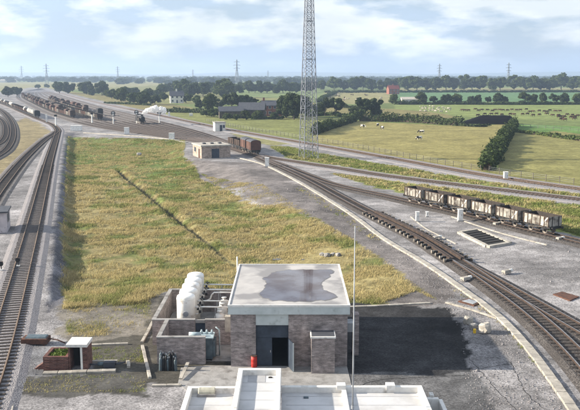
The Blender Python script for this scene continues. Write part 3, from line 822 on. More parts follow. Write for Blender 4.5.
# --- compressor house
F0 = P(231, 367); F1 = P(347, 367)
CH_Y0 = F0.y; CH_Y1 = P(290, 264.5, 4.25).y
CX0, CX1 = F0.x, F1.x
BX = Vector((CX0, CH_Y0, 0))
def compressor_house():
    r = thing('compressor_house', BX, 'flat-roofed mauve brick building with puddle on its pale roof', 'building')
    Wd = CX1-CX0; D = CH_Y1-CH_Y0; H = 3.62
    ox0 = P(256,367).x-CX0; ox1 = P(288.5,367).x-CX0      # door opening
    t = 0.24
    mb = MB()
    mb.box(0, ox0, 0, t, -0.1, H); mb.box(ox1, Wd, 0, t, -0.1, H)
    mb.box(0, t, t, D, -0.1, H); mb.box(Wd-t, Wd, t, D, -0.1, H); mb.box(t, Wd-t, D-t, D, -0.1, H)
    mb.build('wall', M['brick_mauve'], r)
    MB().box(t, Wd-t, t, D-t, -0.05, 0.04).build('floor', M['void'], r)
    MB().bbox(-0.14, Wd+0.14, -0.14, D+0.14, H, H+0.55, 0.02).build('fascia', M['fascia'], r)
    # roof deck with a slight upstand round it
    rf = MB()
    rf.box(-0.10, Wd+0.10, -0.10, D+0.10, H+0.553, H+0.585)
    roof = rf.build('roof', M['roof_deck'], r)
    k = MB(); wall_ring(k, -0.16, Wd+0.16, -0.16, D+0.16, H+0.50, H+0.64, 0.12)
    k.build('roof_kerb', M['parapet'], roof)
    # puddle outline, traced as an irregular shallow pond on the deck
    pz = H+0.592
    out_px = [(261,294),(265,287.5),(267.5,283),(264.5,280),(268,276.5),(273,273.5),(283,270.8),(300,269.8),(315,269.6),(329,270.2),(332,271.5),(329.5,275.5),(324,280),(319,284),(324.5,289.6),(332,293.5),(335.6,296.5),(331,299),(318,300.5),(299,301),(280,301),(268,299)]
    loop = [P(a,b,pz) - BX for a,b in out_px]
    sm = []
    n = len(loop)
    for i in range(n):
        a,b,c,d = loop[i-1], loop[i], loop[(i+1)%n], loop[(i+2)%n]
        for t_ in (0,0.2,0.4,0.6,0.8):
            q = 0.5*((2*b)+(c-a)*t_+(2*a-5*b+4*c-d)*t_*t_+(3*b-a-3*c+d)*t_**3)
            jx = (float(fbm(np.array([q.x*2.1]),np.array([q.y*2.1]),7,4)[0])-0.5)*0.55
            jy = (float(fbm(np.array([q.x*2.1+40]),np.array([q.y*2.1]),7,4)[0])-0.5)*0.8
            sm.append((q.x+jx, q.y+jy))
    cxm = sum(p[0] for p in sm)/len(sm); cym = sum(p[1] for p in sm)/len(sm)
    MB().prism([(cxm+(p[0]-cxm)*1.035+0.02, cym+(p[1]-cym)*1.03) for p in sm], pz-0.006, pz+0.0).build('damp_rim', M['damp'], roof)
    MB().prism(sm, pz-0.003, pz+0.004).build('puddle', M['puddle'], roof)
    # panel over the doorway, door leaves
    MB().box(ox0, ox1, 0.03, 0.16, 2.85, H-0.003).build('lintel_panel', M['fascia'], r)
    MB().box(ox0+0.003, ox1-0.003, 0.20, 0.26, 1.95, 2.846).build('transom', M['dark_door'], r)
    half = (ox1-ox0)*0.5
    dl = MB().box(ox0+0.01, ox0+half-0.01, 0.18, 0.24, 0.05, 1.94).build('door', M['dark_door'], r)
    MB().box(ox0+half-0.14, ox0+half-0.09, 0.13, 0.18, 0.95, 1.1).build('handle', M['steel'], dl)
    a = R(102)
    dr = MB()
    hx, hy = ox1-0.02, 0.10
    e = Vector((math.cos(math.pi+a), math.sin(math.pi+a), 0))
    dr.bar((hx+0.03, hy-0.05, 1.0), (hx+0.03-e.x*0, hy-0.05, 1.0), 0.05)
    e2 = Vector((0.30, -0.95, 0)).normalized()*half
    dr.bar((hx, hy-0.04, 1.0), (hx+e2.x, hy-0.04+e2.y, 1.0), 0.06, 1.9)
    d2 = dr.build('door', M['dark_door'], r)
    MB().box(hx+e2.x-0.03, hx+e2.x+0.05, hy-0.07+e2.y, hy-0.01+e2.y, 0.05, 1.95).build('door_edge', M['fascia'], d2)
    # brick porch projecting at the right
    px0 = P(311,370).x-CX0; px1 = P(334,370).x-CX0
    MB().box(px0, px1, -1.25, -0.003, -0.1, 2.38).build('porch', M['brick_mauve'], r)
    pr = MB().bbox(px0-0.06, px1+0.06, -1.31, -0.006, 2.383, 2.50, 0.02).build('porch_roof', M['parapet'], r)
    MB().box(px0+0.02, px1-0.02, -1.2, -0.03, 2.50, 2.512).build('felt', M['slate'], pr)
    # flat roof deck flanges on the right hand side: duct pier, pipe, lamp bracket
    MB().box(Wd+0.55, Wd+0.95, 2.2, 3.0, -0.1, 2.9).build('duct', M['brick_mauve'], r)
    p = MB(); p.tube([(Wd+0.1,6.5,0),(Wd+0.1,6.5,3.4),(Wd+0.25,6.5,3.5)], 0.06, 8)
    p.build('downpipe', M['steel'], r, smooth=True)
    p = MB(); p.box(Wd+0.003, Wd+0.5, 1.2, 2.2, 2.0, 2.6)
    p.build('vent_box', M['steel'], r)
    p = MB(); p.tube([(-0.25,D-0.3,2.2),(-0.25,D-0.3,4.95)], 0.05, 8)
    p.build('vent_pipe', M['tank_white'], r, smooth=True)
    p = MB().box(-0.62, -0.003, 3.0, 3.5, 1.4, 2.5); p.build('meter_box', M['concrete'], r)

# roof deck and puddle materials
def roof_deck():
    m = mat('roof_deck', (0.42,0.405,0.395), (0.33,0.32,0.32), 0.8, 0.85, bump=0.15, bscale=10, spots=((0.22,0.215,0.22), 0.33, 0.50, 0.60))
    return m
M['roof_deck'] = roof_deck()
def puddle():
    m = bpy.data.materials.new('puddle'); m.use_nodes = True
    t = m.node_tree; b = t.nodes['Principled BSDF']
    g = t.nodes.new('ShaderNodeNewGeometry')
    n = t.nodes.new('ShaderNodeTexNoise'); n.inputs['Scale'].default_value = 0.55; n.inputs['Detail'].default_value = 6
    t.links.new(g.outputs['Position'], n.inputs['Vector'])
    r = t.nodes.new('ShaderNodeValToRGB'); e = r.color_ramp.elements
    e[0].position = 0.36; e[0].color = (0.06,0.04,0.04,1); e[1].position = 0.60; e[1].color = (0.125,0.12,0.14,1)
    t.links.new(n.outputs['Fac'], r.inputs[0]); t.links.new(r.outputs[0], b.inputs['Base Color'])
    b.inputs['Roughness'].default_value = 0.05; b.inputs['IOR'].default_value = 1.33; b.inputs['Specular IOR Level'].default_value = 0.5
    return m
M['puddle'] = puddle()
M['damp'] = mat('damp_roof', (0.17,0.162,0.16), (0.12,0.115,0.115), 1.5, 0.5)
compressor_house()

# --- walled tank compound
def compound():
    z1 = 1.9; t = 0.24
    a = P(156.6,336.8,z1); b = P(204.7,337.9,z1)         # front wall top edge
    c = P(152.0,319.4,z1); d = P(229,319.4,z1)           # dividing wall
    e = P(167.5,289.5,z1)                                # back wall
    x0f, x1f, yf = a.x, b.x, a.y
    xl, ym, yb = c.x, c.y, e.y
    xr = CX0 - 0.004
    r = thing('tank_compound', (xl, yf, 0), 'roofless mauve brick compound left of the flat-roofed building', 'compound')
    o = Vector((xl, yf, 0))
    def wl(x0,x1,y0,y1,h=z1,nm='wall'):
        w_ = MB().box(x0-o.x, x1-o.x, y0-o.y, y1-o.y, -0.1, h-0.07).build(nm, M['brick_mauve'], r)
        MB().bbox(x0-o.x-0.03, x1-o.x+0.03, y0-o.y-0.03, y1-o.y+0.03, h-0.068, h, 0.015).build('coping', M['concrete_grey'], w_)
    wl(x0f, x1f, yf, yf+t)
    wl(x0f, x0f+t, yf+t+0.062, ym-0.032)
    dx0 = P(195.5,330,1.0).x
    wl(xl, dx0, ym, ym+t); wl(dx0+0.75, xr-0.07, ym, ym+t)
    MB().box(dx0+0.033-o.x, dx0+0.717-o.x, ym+0.04-o.y, ym+0.2-o.y, 1.62, 1.84).build('door_lintel', M['concrete_grey'], r)
    MB().box(dx0+0.033-o.x, dx0+0.717-o.x, ym+0.14-o.y, ym+0.2-o.y, 0.0, 1.615).build('door', M['dark_door'], r)
    wl(xl, xl+t, ym+t+0.062, yb)
    wl(xl+0.0, xr-0.07, yb+0.062, yb+t+0.062)
    MB().box(xl+t+0.05-o.x, xr-0.1-o.x, ym+t+0.05-o.y, yb-o.y, 0.0, 0.04).build('slab', M['concrete_grey'], r)
    MB().box(x0f+t+0.05-o.x, xr-0.1-o.x, yf+t+0.3-o.y, ym-0.05-o.y, 0.0, 0.035).build('slab', M['concrete_grey'], r)
    # tanks
    t0 = P(184.8,296.2,3.26); t1 = P(194.6,274.6,3.26)
    proto = None
    zr = 0.68
    words = ['nearest', 'second', 'middle', 'fourth', 'farthest']
    for i in range(5):
        f = i/4
        cx_, cy_ = t0.x+(t1.x-t0.x)*f, t0.y+0.6+(t1.y-t0.y)*f
        lab = words[i] + ' of the five white upright air tanks in the brick compound'
        if proto is None:
            tk = thing('air_tank', (cx_,cy_,0.04), lab, 'tank', 'white air tanks in the compound')
            MB().lathe([(zr,0.35),(zr,2.93),(zr*0.985,3.03),(zr*0.93,3.11),(zr*0.80,3.17),(zr*0.55,3.22),(zr*0.25,3.245),(0.05,3.25)], n=24).build('shell', M['tank_white'], tk, smooth=True)
            for q in range(4):
                an = math.pi/4+q*math.pi/2
                MB().box(-0.05,0.05,-0.05,0.05,0,0.6).build('leg', M['steel'], tk, loc=(0.5*math.cos(an),0.5*math.sin(an),0))
            MB().lathe([(zr+0.012,0),(zr+0.012,0.04)], n=24, c=(0,0,2.88)).build('seam_band', M['white'], tk, smooth=False)
            MB().lathe([(0.2,0),(0.2,0.06)], n=12, axis='y', c=(0.05,-zr-0.03,1.9)).build('manhole', M['steel'], tk)
            vv = MB(); vv.tube([(zr-0.05,0,2.25),(zr+0.28,0,2.25)], 0.055, 8); vv.lathe([(0.13,0),(0.13,0.05)], c=(zr+0.12,0,2.25), n=10, axis='x')
            vv.tube([(zr+0.28,0,2.25),(zr+0.28,0,1.75),(zr+0.0,0,1.7)], 0.055, 8)
            vv.build('valve', M['tank_white'], tk, smooth=True)
            hv = MB(); hv.lathe([(0.15,0),(0.15,0.03)], c=(zr+0.28,0,2.4), n=10); hv.tube([(zr+0.28,0,2.25),(zr+0.28,0,2.42)],0.03,6)
            MB().box(zr+0.10,zr+0.26,-0.09,0.09,2.02,2.2).build('gauge', M['black'], tk)
            MB().box(zr+0.24,zr+0.42,-0.08,0.08,1.8,1.98).build('drain_cock', M['black'], tk)
            hv.build('hand_wheel', M['black'], tk)
            proto = tk
        else:
            tk = copy_tree(proto); tk.location = (cx_,cy_,0.04)
        tag(tk, lab, 'tank', 'white air tanks in the compound')
        # delivery pipe across to the building
        zz = 2.25 if i != 2 else 2.5
        st = Vector((cx_+zr+0.34, cy_, 2.29))
        pts = [st, (st.x+0.3,cy_,2.29)]
        if i == 2: pts = [st+Vector((0,0,-0.5)), (st.x+0.2,cy_,1.85), (st.x+0.45,cy_,2.0),(st.x+0.55,cy_,2.3),(st.x+0.75,cy_,2.5)]
        pts.append((xr-0.01, cy_, zz))
        if i != 0 or True:
            pp = thing('air_pipe', st, ['white pipe from the nearest tank to the brick building','white pipe from the second tank to the brick building','white pipe with swan-neck bend from the middle tank','white pipe from the fourth tank to the brick building','white pipe from the farthest tank to the brick building'][i], 'pipe', 'white pipes from the tanks')
            mb = MB(); mb.tube([Vector(q)-st for q in pts], 0.06, 8); mb.build('pipe_run', M['tank_white'], pp, smooth=True)
            fl = MB(); fl.lathe([(0.11,-0.03),(0.11,0.03)], c=(xr-st.x-0.55,0,zz-st.z), axis='x', n=10); fl.build('flange', M['tank_white'], pp)
            # stands under the pipe
            mb = MB(); mb.bar((1.1,0,-st.z+0.04),(1.1,0,zz-st.z-0.05),0.06); mb.build('pipe_stand', M['steel'], pp)
    # small white separators by the building
    wd = ['front','middle','rear']
    for i, (qx,qy) in enumerate([(219.5,318.8),(222,311),(224,304.5)]):
        c_ = P(qx, qy, 1.35)
        s_ = thing('separator', (c_.x, c_.y+0.2, 0.04), wd[i]+' small white vessel between the tanks and the building', 'vessel', 'small white vessels')
        MB().lathe([(0.14,0),(0.14,0.45),(0.36,0.5),(0.39,0.6),(0.39,1.45),(0.30,1.6),(0.10,1.66),(0.10,1.78),(0.2,1.79),(0.2,1.85)], n=14).build('shell', M['tank_white'], s_, smooth=True)
        MB().lathe([(0.44,0),(0.44,0.06)], n=14, c=(0,0,1.0)).build('flange', M['white'], s_)
    # transformer in the front yard
    q = P(206, 361.5)
    tr = thing('transformer', (q.x, q.y+0.55, 0.035), 'dark blue-grey machine in the gap of the front brick compound', 'machine')
    MB().bbox(-0.55,0.45,-0.5,0.6,0.12,1.55,0.03).build('tank', M['machine'], tr)
    for s in range(5):
        MB().box(0.452,0.62,-0.42+s*0.22,-0.34+s*0.22,0.25,1.35).build('cooling_fin', M['machine'], tr)
    MB().bbox(-0.62,0.52,-0.57,0.67,1.553,1.63,0.02).build('lid', M['machine_pale'], tr)
    for s in range(3):
        MB().lathe([(0.07,0),(0.11,0.05),(0.07,0.1),(0.11,0.15),(0.07,0.2),(0.05,0.3)], n=10, c=(-0.35+s*0.35,0.25,1.633)).build('bushing', M['machine_pale'], tr, smooth=True)
    MB().lathe([(0.02,-0.42),(0.18,-0.40),(0.18,0.40),(0.02,0.42)], n=14, axis='x', c=(-0.75,-0.2,1.72)).build('conservator', M['machine_pale'], tr, smooth=True)
    k = MB(); k.box(-0.5,-0.4,-0.5,0.6,0,0.12); k.box(0.3,0.4,-0.5,0.6,0,0.12); k.build('skid', M['black'], tr)
    k = MB(); k.tube([(0.55,0.3,0.1),(0.85,0.3,0.1),(0.85,0.3,1.9),(0.6,0.3,2.1)],0.05,8); k.build('cable_pipe', M['machine_pale'], tr, smooth=True)
    MB().box(-0.55,-0.15,-0.56,-0.502,0.5,1.1).build('gauge_panel', M['slate'], tr)
    # gas bottles stacked against the front wall
    n = 0
    for row in range(2):
        for i in range(7):
            q = P(160.5+i*2.5, 366.5+row*4.0)
            n += 1
            g = thing('gas_bottle', (q.x+random.uniform(-.04,.04), q.y+random.uniform(-.05,.05), 0.0), 'dark gas bottle, ' + ['first','second','third','fourth','fifth','sixth','seventh'][i] + ' from the left in the ' + ['back','front'][row] + ' rank by the compound wall', 'gas bottle', 'dark gas bottles by the compound wall', rz=random.uniform(0,3))
            g.rotation_euler = (random.uniform(-.06,.06), random.uniform(-.06,.06), 0)
            h = random.uniform(0.8,1.05)
            MB().lathe([(0.095,0),(0.105,0.03),(0.105,h*0.82),(0.08,h*0.9),(0.035,h*0.95),(0.035,h)], n=10).build('cylinder', M['black'] if i%3 else M['machine'], g, smooth=True)
            MB().box(-0.04,0.04,-0.025,0.025,h,h+0.09).build('valve', M['steel'], g)
compound()

# concrete plank leaning at the compound corner
pk = MB(); qa = P(180.5,381); qb = P(188,367.5)
pk.bar((0,0,0.12),(qb.x-qa.x,qb.y-qa.y,0.3),0.22,0.07)
tag(pk.build('plank', M['concrete'], loc=(qa.x,qa.y,0.03)), 'single pale plank lying beside the concrete apron', 'plank')

def drum():
    q = P(254.2, 366.5)
    d = thing('red_bin', (q.x, q.y-0.12, 0.03), 'small red drum standing left of the dark doorway', 'drum')
    MB().lathe([(0.19,0),(0.2,0.02),(0.2,0.23),(0.208,0.25),(0.2,0.27),(0.2,0.48),(0.208,0.5),(0.2,0.52),(0.2,0.74)], n=18).build('body', M['red'], d, smooth=True)
    MB().lathe([(0.215,0.741),(0.215,0.775),(0.19,0.785)], n=18).build('lid', M['rust'], d)
drum()

# --- white-roofed annex below the camera
def annex():
    zt = 3.9
    aL = P(188,386,zt); aR = P(421.8,385.2,zt)
    cL = P(238.6,368,4.6); cR = P(281.2,368,4.6)
    yn = 27.0
    o = Vector((aL.x, aL.y, 0))
    r = thing('annex_building', o, 'white flat-roofed annex with raised centre block at the bottom edge', 'building')
    def block(x0,x1,y0,y1,z, nm, pw=0.24, ph=0.30, skip=()):
        MB().box(x0-o.x+0.05,x1-o.x-0.05,y0-o.y,y1-o.y-0.05,-0.1,z-ph-0.12).build('wall', M['brick_mauve'], r)
        rf = MB().box(x0-o.x+0.02,x1-o.x-0.02,y0-o.y,y1-o.y-0.02,z-ph-0.117,z-ph).build('roof', M['roof_white'], r)
        def pp(a,b,c,d):
            MB().bbox(a-o.x,b-o.x,c-o.y,d-o.y,z-ph-0.25,z,0.02).build('parapet', M['parapet'], rf)
        pp(x0,x1,y1-pw,y1)
        if 'l' not in skip: pp(x0,x0+pw,y0,y1-pw-0.003)
        if 'r' not in skip: pp(x1-pw,x1,y0,y1-pw-0.003)
        yy = y0+0.6
        while yy < y1-0.6:
            MB().box(x0-o.x+pw+0.01, x1-o.x-pw-0.01, yy-o.y, yy-o.y+0.07, z-ph+0.0005, z-ph+0.008).build('felt_lap', M['felt_lap'], rf)
            yy += 1.05
        return rf
    block(cL.x,cR.x,yn,cL.y,4.6,'c')
    lw = block(aL.x,cL.x-0.004,yn,aL.y,zt,'l',skip=('r',))
    xm = P(344,386,zt).x
    rw = block(cR.x+0.004,aR.x,yn,aR.y,zt,'r',skip=('l',))
    MB().bbox(xm-0.13-o.x,xm+0.10-o.x,yn-o.y,aR.y-0.25-o.y,zt-0.30,zt-0.10,0.02).build('roof_divider', M['parapet'], rw)
    # upstands on the far parapet
    for px in (341, 390):
        c = P(px,385,zt)
        MB().bbox(c.x-0.22-o.x,c.x+0.22-o.x,c.y-0.35-o.y,c.y+0.08-o.y,zt-0.15,zt+0.12,0.02).build('upstand', M['parapet'], rw)
    # outer stair ledge on the right
    c = P(430,399,zt-0.5)
    MB().bbox(aR.x+0.004-o.x,aR.x+0.75-o.x,c.y-0.1-o.y,c.y+0.12-o.y,zt-1.3,zt-0.45,0.02).build('stair_wall', M['parapet'], r)
    MB().bbox(aR.x+0.752-o.x,aR.x+0.95-o.x,yn-o.y,c.y+0.12-o.y,zt-1.8,zt-0.55,0.02).build('stair_wall', M['parapet'], r)
    MB().bbox(aR.x+0.35-o.x,aR.x+0.55-o.x,c.y+0.13-o.y,aR.y-o.y,zt-1.6,zt-0.35,0.02).build('stair_wall', M['parapet'], r)
    # rooflight on the left wing
    rl0 = P(197,397.5,zt-0.3); rl1 = P(215.5,397.5,zt-0.3)
    w_ = rl1.x-rl0.x
    k = thing('rooflight', ((rl0.x+rl1.x)/2, rl0.y+0.3, zt-0.298), 'long rounded rooflight on the left white roof', 'rooflight')
    MB().bbox(-w_/2,w_/2,-0.28,0.28,0,0.14,0.02).build('kerb', M['concrete_grey'], k)
    prof = MB()
    nn = 8; L = w_/2-0.04
    vs = []; fs = []
    for e in (-L, -L*0.9, L*0.9, L):
        sc_ = 0.8 if abs(e) == L else 1.0
        for j in range(nn+1):
            an = math.pi*j/nn
            vs.append((e, 0.24*sc_*math.cos(an), 0.143+0.24*sc_*math.sin(an)))
    for i in range(3):
        for j in range(nn): fs.append((i*(nn+1)+j,(i+1)*(nn+1)+j,(i+1)*(nn+1)+j+1,i*(nn+1)+j+1))
    fs.append(tuple(range(nn+1))); fs.append(tuple(3*(nn+1)+j for j in range(nn,-1,-1)))
    prof.add(vs, fs); prof.build('dome', M['dome'], k, smooth=False)
    # bits on the centre roof
    zc = 4.3
    def bit(nm, px, py, sx, sy, sz, m, lab, cat):
        c = P(px,py,zc)
        b = MB(); b.bbox(-sx/2,sx/2,-sy/2,sy/2,0,sz*0.6,0.01); b.bbox(-sx*0.3,sx*0.3,-sy*0.3,sy*0.3,sz*0.6+0.002,sz,0.01)
        tag(b.build(nm, m, loc=(c.x,c.y,zc+0.006)), lab, cat)
    bit('vent_cowl', 275.5, 374, 0.2,0.2,0.22, M['black'], 'black vent cowl at the far corner of the raised roof', 'vent')
    bit('roof_outlet', 270.5, 377.8, 0.2,0.12,0.05, M['black'], 'small dark outlet beside the vent on the raised roof', 'outlet')
    bit('lamp_box', 277.5, 396, 0.14,0.3,0.2, M['rust'], 'small reddish box near the right parapet of the raised roof', 'box')
    c0 = P(247.5,382,zc); c1 = P(266,371.5,zc)
    tag(MB().prism([(c0.x,c0.y),(c1.x,c0.y-0.05),(c1.x,c1.y),(c0.x,c1.y)], zc+0.001, zc+0.012).build('felt_patch', M['felt']), 'grey felt patch on the raised white roof', 'patch')
    q = P(306,398,3.6)
    bit2 = MB().bbox(-0.12,0.12,-0.08,0.08,0,0.06,0.01)
    tag(bit2.build('roof_outlet', M['machine'], loc=(q.x,q.y,3.604)), 'dark outlet on the blue-shaded right white roof', 'outlet')
    # aerial pole standing on the right wing
    b = P(352.6, 412, 3.6)
    top = P(352.6, 226, 0)
    # height of the pole at that distance
    ang = math.atan((226-205)/FPX)+PITCH
    zt_ = CAM_H - b.y*math.tan(ang)
    ap = thing('aerial_pole', (b.x,b.y,3.604), 'tall thin grey pole standing on the right white roof', 'pole')
    hh = zt_-3.604
    m1 = MB(); m1.tube([(0,0,0.02),(0,0,hh*0.5),(0,0,hh)], [0.042,0.032,0.018], 8); m1.build('shaft', M['steel'], ap, smooth=True)
    MB().lathe([(0.2,0),(0.2,0.02),(0.07,0.03),(0.07,0.3),(0.045,0.31)], n=12).build('base', M['steel'], ap)
M['dome'] = mat('rooflight_dome', (0.46,0.44,0.36), (0.30,0.29,0.24), 2.5, 0.35, spots=((0.2,0.19,0.15), 4, 0.55, 0.75))
M['felt_lap'] = mat('felt_lap', (0.42,0.42,0.43), (0.33,0.33,0.34), 2, 0.85)
M['felt'] = mat('felt', (0.36,0.36,0.37), (0.31,0.31,0.32), 3, 0.9)
annex()

# --- brick bunker group at lower left
def bunker():
    a = P(43.5,371); b = P(68,371.5); 
    D = 1.9; H = 0.95; Wd = b.x-a.x
    r = thing('brick_bunker', (a.x, a.y, 0), 'open red brick bunker with weeds in it beside left track', 'bunker')
    k = MB(); wall_ring(k, 0, Wd, 0, D, -0.05, H, 0.22)
    k.build('wall', M['brick_red'], r)
    MB().box(0.22,Wd-0.22,0.22,D-0.22,0,H-0.3).build('fill', M['soil'], r)
    for i in range(5):
        MB().box(0.10+i*0.0, Wd-0.10, -0.035, -0.003, 0.08+i*0.17, 0.14+i*0.17).build('ledge', M['brick_red'], r)
    MB().add([(-0.7,0.3,0),(0,0.3,0),(0,0.9,0),(-0.7,0.9,0),(0,0.3,0.5),(0,0.9,0.5)], [(0,1,4),(3,5,2),(0,4,5,3),(1,2,5,4),(0,3,2,1)]).build('buttress', M['brick_red'], r)
    # weeds
    V = []; F = []
    for i in range(260):
        x = random.uniform(0.25,Wd-0.25); y = random.uniform(0.25,D-0.25); z = H-0.3
        h = random.uniform(0.1,0.35); an = random.uniform(0,6.28); w_ = random.uniform(0.04,0.1)
        dx_,dy_ = math.cos(an)*w_, math.sin(an)*w_
        lx,ly = random.uniform(-0.2,0.2), random.uniform(-0.2,0.2)
        k_ = len(V)
        V += [(x-dx_,y-dy_,z),(x+dx_,y+dy_,z),(x+lx+dx_,y+ly+dy_,z+h),(x+lx-dx_,y+ly-dy_,z+h)]; F.append((k_,k_+1,k_+2,k_+3))
    tag(MB().add(V,F).build('weeds', M['leaf_weed'], r), kind='stuff')
    # white-topped box
    c = P(68.8,370.5); d = P(88,370)
    Wb = d.x-c.x; Hb = 1.6
    h = thing('brick_box', (c.x, c.y, 0), 'brick box with a white slab top and dark opening', 'hut')
    k = MB(); k.box(0,0.12,0,1.3,-0.05,Hb); k.box(Wb-0.3,Wb,0,1.3,-0.05,Hb); k.box(0.12,Wb-0.3,1.1,1.3,-0.05,Hb)
    k.build('wall', M['brick_red'], h)
    MB().box(0.123,Wb-0.303,0.9,1.097,0.0,Hb-0.003).build('dark_backing', M['void'], h)  # near-black panel puts the darkness of the opening into its colour
    MB().box(Wb-0.44,Wb-0.303,0.0,0.14,0.0,Hb-0.003).build('door_post', M['white'], h)
    MB().bbox(-0.10,Wb+0.05,-0.1,1.4,Hb,Hb+0.2,0.02).build('slab_top', M['parapet'], h)
    # rusty trolley behind
    q0 = P(21,346); q1 = P(46,347)
    t = thing('rusty_trolley', (q0.x, q0.y, 0), 'low rusty tool chest with bluish lid behind the bunker', 'chest')
    L = q1.x-q0.x
    MB().bbox(0,L,0,1.0,0.12,0.5,0.03).build('body', M['rust'], t)
    MB().add([(0.25,0.12,0.503),(L-0.1,0.12,0.503),(L-0.1,0.9,0.503),(0.25,0.9,0.503),(0.3,0.2,0.6),(L-0.15,0.2,0.6),(L-0.15,0.8,0.6),(0.3,0.8,0.6)],
             [(0,1,5,4),(1,2,6,5),(2,3,7,6),(3,0,4,7),(4,5,6,7)]).build('lid', M['machine'], t)
    for x in (0.2, L-0.3):
        for y in (0.05, 0.85): MB().box(x,x+0.1,y,y+0.1,0,0.12).build('foot', M['rust'], t)
    k = MB(); k.tube([(L,0.5,0.4),(L+0.7,0.35,0.32),(L+1.25,0.2,0.15)],0.05,8); k.build('draw_bar', M['rust'], t, smooth=True)
    # pipe on the strip
    q0 = P(98,367.5); q1 = P(125,365)
    p = thing('pump', (q0.x,q0.y,0.0), 'dark pump with a pipe lying between the two left kerbs', 'pump')
    MB().bbox(0.4,1.15,-0.18,0.2,0.05,0.42,0.03).build('body', M['slate'], p)
    MB().lathe([(0.13,0),(0.13,0.4)], c=(-0.0,0,0.25), n=12, axis='x').build('motor', M['machine'], p, smooth=True)
    k = MB(); k.tube([(-0.6,0.05,0.2),(0.0,0,0.2)],0.06,8); k.build('pipe', M['slate'], p, smooth=True)
    k = MB(); k.tube([(1.15,0,0.25),(1.5,0.1,0.25),(q1.x-q0.x,q1.y-q0.y,0.2)],0.06,8); k.build('pipe', M['slate'], p, smooth=True)
M['soil'] = mat('soil', (0.09,0.075,0.055), (0.04,0.035,0.028), 5, 0.95)
bunker()

# --- hut at the left edge
def left_hut():
    b = P(13,228.5)
    r = thing('lineside_hut', (b.x-2.6, b.y-1.3, 0), 'pale lineside hut cut off by the left frame edge', 'hut')
    r.rotation_euler = (0,0,R(14))
    MB().box(-1.3,2.4,-2.0,2.4,-0.1,2.45).build('wall', M['lilac'], r)
    MB().bbox(-1.5,2.6,-2.2,2.6,2.452,2.62,0.02).build('roof', M['slate'], r)
    MB().box(0.4,1.3,-2.05,-2.002,0,1.95).build('door', M['dark_door'], r)
    wn = MB().box(2.402,2.44,-0.9,0.9,1.2,2.1).build('window', M['dark_door'], r)
    MB().box(2.402,2.5,-1.0,1.0,1.1,1.196).build('sill', M['concrete'], wn)
M['lilac'] = mat('lilac_render', (0.52,0.47,0.48), (0.38,0.34,0.36), 1.2, 0.85, spots=((0.2,0.15,0.15),2,0.58,0.75))
left_hut()

# point levers / ground discs by the left track
for i, (qx,qy,lab) in enumerate([(18.3,268,'small dark ground signal between the left rails'),(1.5,272,'small dark ground signal at the left edge')]):
    q = P(qx,qy)
    r = thing('ground_signal', (q.x,q.y,0.17), lab, 'ground signal')
    MB().box(-0.16,0.16,-0.14,0.14,0,0.12).build('base', M['white'], r)
    MB().tube([(0,0,0.12),(0,0,0.55)],0.05,8).build('post', M['black'], r)
    MB().lathe([(0.02,0),(0.24,0.01),(0.24,0.06),(0.02,0.07)], n=18, axis='y', c=(0,-0.1,0.66)).build('disc', M['black'], r)
    MB().bbox(-0.13,0.13,-0.02,0.22,0.5,0.85,0.02).build('lamp', M['rust'], r)

# ------------------------------------------------------------------ rolling stock
def wheel_mesh():
    mb = MB(); mb.lathe([(0.10,-0.09),(0.12,-0.04),(0.40,-0.03),(0.455,-0.065),(0.455,0.05),(0.50,0.055),(0.50,0.085),(0.40,0.03),(0.1,0.05)], n=18, axis='x')
    return mb.mesh('wheel', M['wheel'], smooth=False)
WHEEL = wheel_mesh()
BUF = MB().lathe([(0.09,0),(0.09,0.28),(0.06,0.29),(0.06,0.42),(0.20,0.43),(0.20,0.47)], n=12, axis='y').mesh('buffer', M['black'])
def chassis(r, L=5.0, wb=2.74):
    mb = MB()
    for s in (-1,1):
        mb.box(s*0.98-0.06, s*0.98+0.06, -L/2, L/2, 0.80, 1.08)
        for y in (-wb/2, wb/2):
            mb.box(s*1.02-0.11, s*1.02+0.11, y-0.16, y+0.16, 0.36, 0.66)
            mb.box(s*1.02-0.05, s*1.02+0.05, y-0.5, y+0.5, 0.68, 0.76)
            mb.box(s*0.98-0.05, s*0.98+0.05, y-0.24, y+0.24, 0.62, 0.8)
        mb.bar((s*0.98,-0.6,0.82),(s*0.98,0,0.42),0.06); mb.bar((s*0.98,0.6,0.82),(s*0.98,0,0.42),0.06)
    mb.box(-1.1,1.1,-L/2-0.07,-L/2-0.003,0.78,1.1); mb.box(-1.1,1.1,L/2+0.003,L/2+0.07,0.78,1.1)
    mb.build('underframe', M['black'], r)
    for y in (-wb/2, wb/2):
        ax = MB().tube([(-0.8,0,0),(0.8,0,0)],0.07,8).mesh('axle', M['black'])
        inst('axle', ax, r, (0,y,0.5))
        for s in (-1,1):
            inst('wheel', WHEEL, r, (s*0.75,y,0.5), 0 if s>0 else math.pi)
    for e in (-1,1):
        for s in (-1,1):
            inst('buffer', BUF, r, (s*0.86,e*(L/2+0.07),0.95), 0 if e>0 else math.pi)
    for s in (-1,1):
        mb = MB(); mb.bar((s*1.14,-1.3,0.98),(s*1.14,1.5,0.62),0.05); mb.build('brake_lever', M['wheel'], r)

